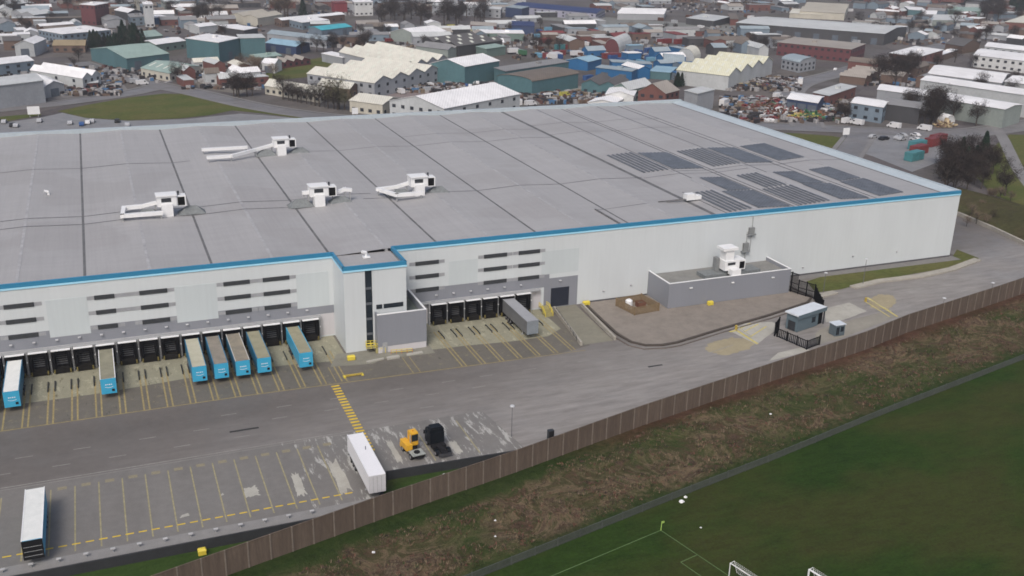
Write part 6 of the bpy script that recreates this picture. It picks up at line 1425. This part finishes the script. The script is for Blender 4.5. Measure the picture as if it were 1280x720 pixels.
trees('bare', (352, 124, 425, 138), 13, .95, 1, True); trees('willow', (418, 136, 436, 138), 2, 1.4, 2, True); trees('bare', (292, 118, 320, 122), 6, 1.1, 3); trees('bare', (214, 100, 224, 106), 3, 1.1, 4); trees('ever', (112, 60, 180, 64), 16, 1.0, 5, True); trees('ever', (150, 55, 180, 58), 8, 1.2, 51, True)
tree('ever', 379, 22, 1.6, 'round dark evergreen left of the pale tower in the upper middle'); trees('tan', (342, 20, 362, 22), 5, 2.0, 6, True); trees('bare', (470, 18, 625, 33), 38, 1.5, 7); trees('bare', (240, 24, 275, 30), 7, 1.5, 8); trees('bare', (1090, 92, 1145, 112), 18, 1.3, 9); trees('bare', (1160, 150, 1176, 156), 4, 1.5, 10)
trees('bare', (1176, 205, 1256, 245), 28, .95, 11); trees('ever', (1196, 196, 1232, 218), 7, .8, 12); trees('bare', (1180, 192, 1215, 226), 14, .9, 121); trees('bare', (1226, 18, 1252, 28), 10, 1.6, 13); trees('ever', (1262, 10, 1282, 16), 6, 1.7, 14); trees('bare', (1110, 150, 1172, 158), 9, 1.0, 15, True); trees('bare', (1090, 140, 1170, 152), 8, 1.1, 151)
trees('bare', (0, 0, 330, 20), 30, 1.3, 16); trees('bare', (370, 56, 460, 68), 12, 1.0, 17); trees('ever', (842, 106, 862, 110), 4, .8, 18); trees('bare', (1100, 18, 1280, 60), 16, 1.2, 19); trees('bare', (860, 0, 1280, 10), 18, 1.4, 20); trees('bare', (80, 72, 160, 92), 8, .8, 21); trees('bare', (1040, 150, 1056, 156), 3, .9, 22); trees('tan', (300, 86, 345, 98), 7, .8, 23); trees('bare', (1180, 140, 1270, 160), 9, .9, 24)
trees('tan', (1205, 245, 1275, 285), 12, .4, 25); trees('bare', (640, 60, 700, 70), 5, .9, 26); trees('ever', (325, 86, 350, 90), 4, .5, 27); trees('bare', (1160, 75, 1240, 90), 8, 1.0, 28); trees('bare', (400, 40, 640, 62), 14, .8, 31); trees('bare', (0, 24, 330, 56), 12, .9, 32); trees('bare', (880, 56, 1000, 74), 8, .8, 33); trees('bare', (1050, 20, 1240, 58), 14, .9, 34); trees('bare', (640, 34, 860, 60), 12, .7, 35); trees('bare', (1170, 100, 1270, 128), 8, .9, 36)

# ---- give every filler thing a label that points to it
from collections import defaultdict
groups = defaultdict(list)
for o, base, p in FILL:
    ds = sorted(ANCH, key=lambda a: ((a[1][0] - p[0]) ** 2 + ((a[1][1] - p[1]) * 2.2) ** 2))
    an = ds[0]; dx_, dy_ = p[0] - an[1][0], p[1] - an[1][1]
    rel = ('right of' if dx_ > 0 else 'left of') if abs(dx_) > abs(dy_) * 2.0 else ('in front of' if dy_ > 0 else 'behind')
    groups[(base, rel, an[0])].append((p, o))
ORD = ['first', 'second', 'third', 'fourth', 'fifth', 'sixth', 'seventh', 'eighth', 'ninth', 'tenth', 'eleventh', 'twelfth', 'thirteenth', 'fourteenth', 'fifteenth', 'sixteenth', 'seventeenth', 'eighteenth', 'nineteenth', 'twentieth']
ORD += ['twenty ' + q for q in ORD[:9]] + ['thirtieth'] + ['thirty ' + q for q in ORD[:9]] + ['fortieth'] + ['forty ' + q for q in ORD[:9]]
for (base, rel, an), L_ in groups.items():
    L_.sort(key=lambda q: q[0][0]); n = len(L_)
    for i, (p, o) in enumerate(L_):
        s = f'{base} {rel} the {an}'
        if n > 1: s = ('leftmost ' if i == 0 else 'rightmost ' if i == n - 1 else ORD[i] + ' from left ') + s
        o['label'] = s if len(s.split()) <= 16 else s.replace('mid sized ', '').replace('from left ', 'from left, ', 0)
        o['group'] = {'car': 'parked cars', 'van': 'vans', 'lorry': 'lorries', 'container': 'shipping containers', 'scrap car': 'crushed cars in the scrapyard', 'tree': 'trees in the town', 'shed': 'small sheds in the town', 'house': 'terraced houses in the town'}.get(o['category'], 'town things')
# ---- loose clutter of the yards: pallets, drums, skips and junk nobody could count
SKIP = FOOT
def clutter(name, n, boxes, col, seed, smax=2.2):
    r_ = random.Random(seed); g = MB()
    for _ in range(n):
        b_ = r_.choice(boxes); x, y = r_.uniform(b_[0], b_[2]), r_.uniform(b_[1], b_[3]); p = at(x, y)
        if any(abs(f[0][0] - p.x) < 90 and abs(f[0][1] - p.y) < 90 and inside((p.x, p.y), f) for f in FOOT): continue
        g.rbox((p.x, p.y), r_.uniform(0, 3), r_.uniform(.8, smax * 1.6), r_.uniform(.6, smax), 0, r_.uniform(.5, 2.0))
    return tag(g.build(name, col), kind='stuff')
CB = [(0, 20, 330, 60), (60, 104, 150, 120), (225, 82, 330, 112), (380, 36, 640, 60), (640, 36, 860, 75), (640, 116, 760, 130), (860, 34, 1000, 60), (910, 98, 1000, 114), (900, 122, 1060, 154), (1060, 20, 1250, 56), (1080, 78, 1150, 108), (480, 106, 580, 116), (330, 0, 640, 20), (740, 0, 1000, 16), (0, 84, 330, 104)]
for nm, c, n in (('pale_junk', (.34, .33, .33), 1200), ('brown_junk', (.13, .09, .07), 1100), ('dark_junk', (.03, .027, .03), 2400), ('blue_junk', (.06, .14, .26), 350), ('red_junk', (.09, .045, .04), 350), ('grey_junk', (.25, .25, .26), 900), ('tan_junk', (.19, .15, .105), 500)):
    clutter('yard_clutter', n, CB, plain(nm, c, .8, .3, .5), len(nm) * 7 + n)
# ---- haze
HZ = 0.00018
g = MB().box(-1500, 2600, -300, 3200, -4, 96); hm = bpy.data.materials.new('haze_air'); hm.use_nodes = True; nt = hm.node_tree; nt.nodes.clear()
vo = nt.nodes.new('ShaderNodeVolumePrincipled'); vo.inputs['Density'].default_value = HZ; vo.inputs['Color'].default_value = (.86, .88, .93, 1); vo.inputs['Anisotropy'].default_value = .2
mo = nt.nodes.new('ShaderNodeOutputMaterial'); nt.links.new(vo.outputs[0], mo.inputs['Volume'])
if HZ > 0: tag(g.build('haze', hm), kind='stuff')
sc.cycles.volume_bounces = 0
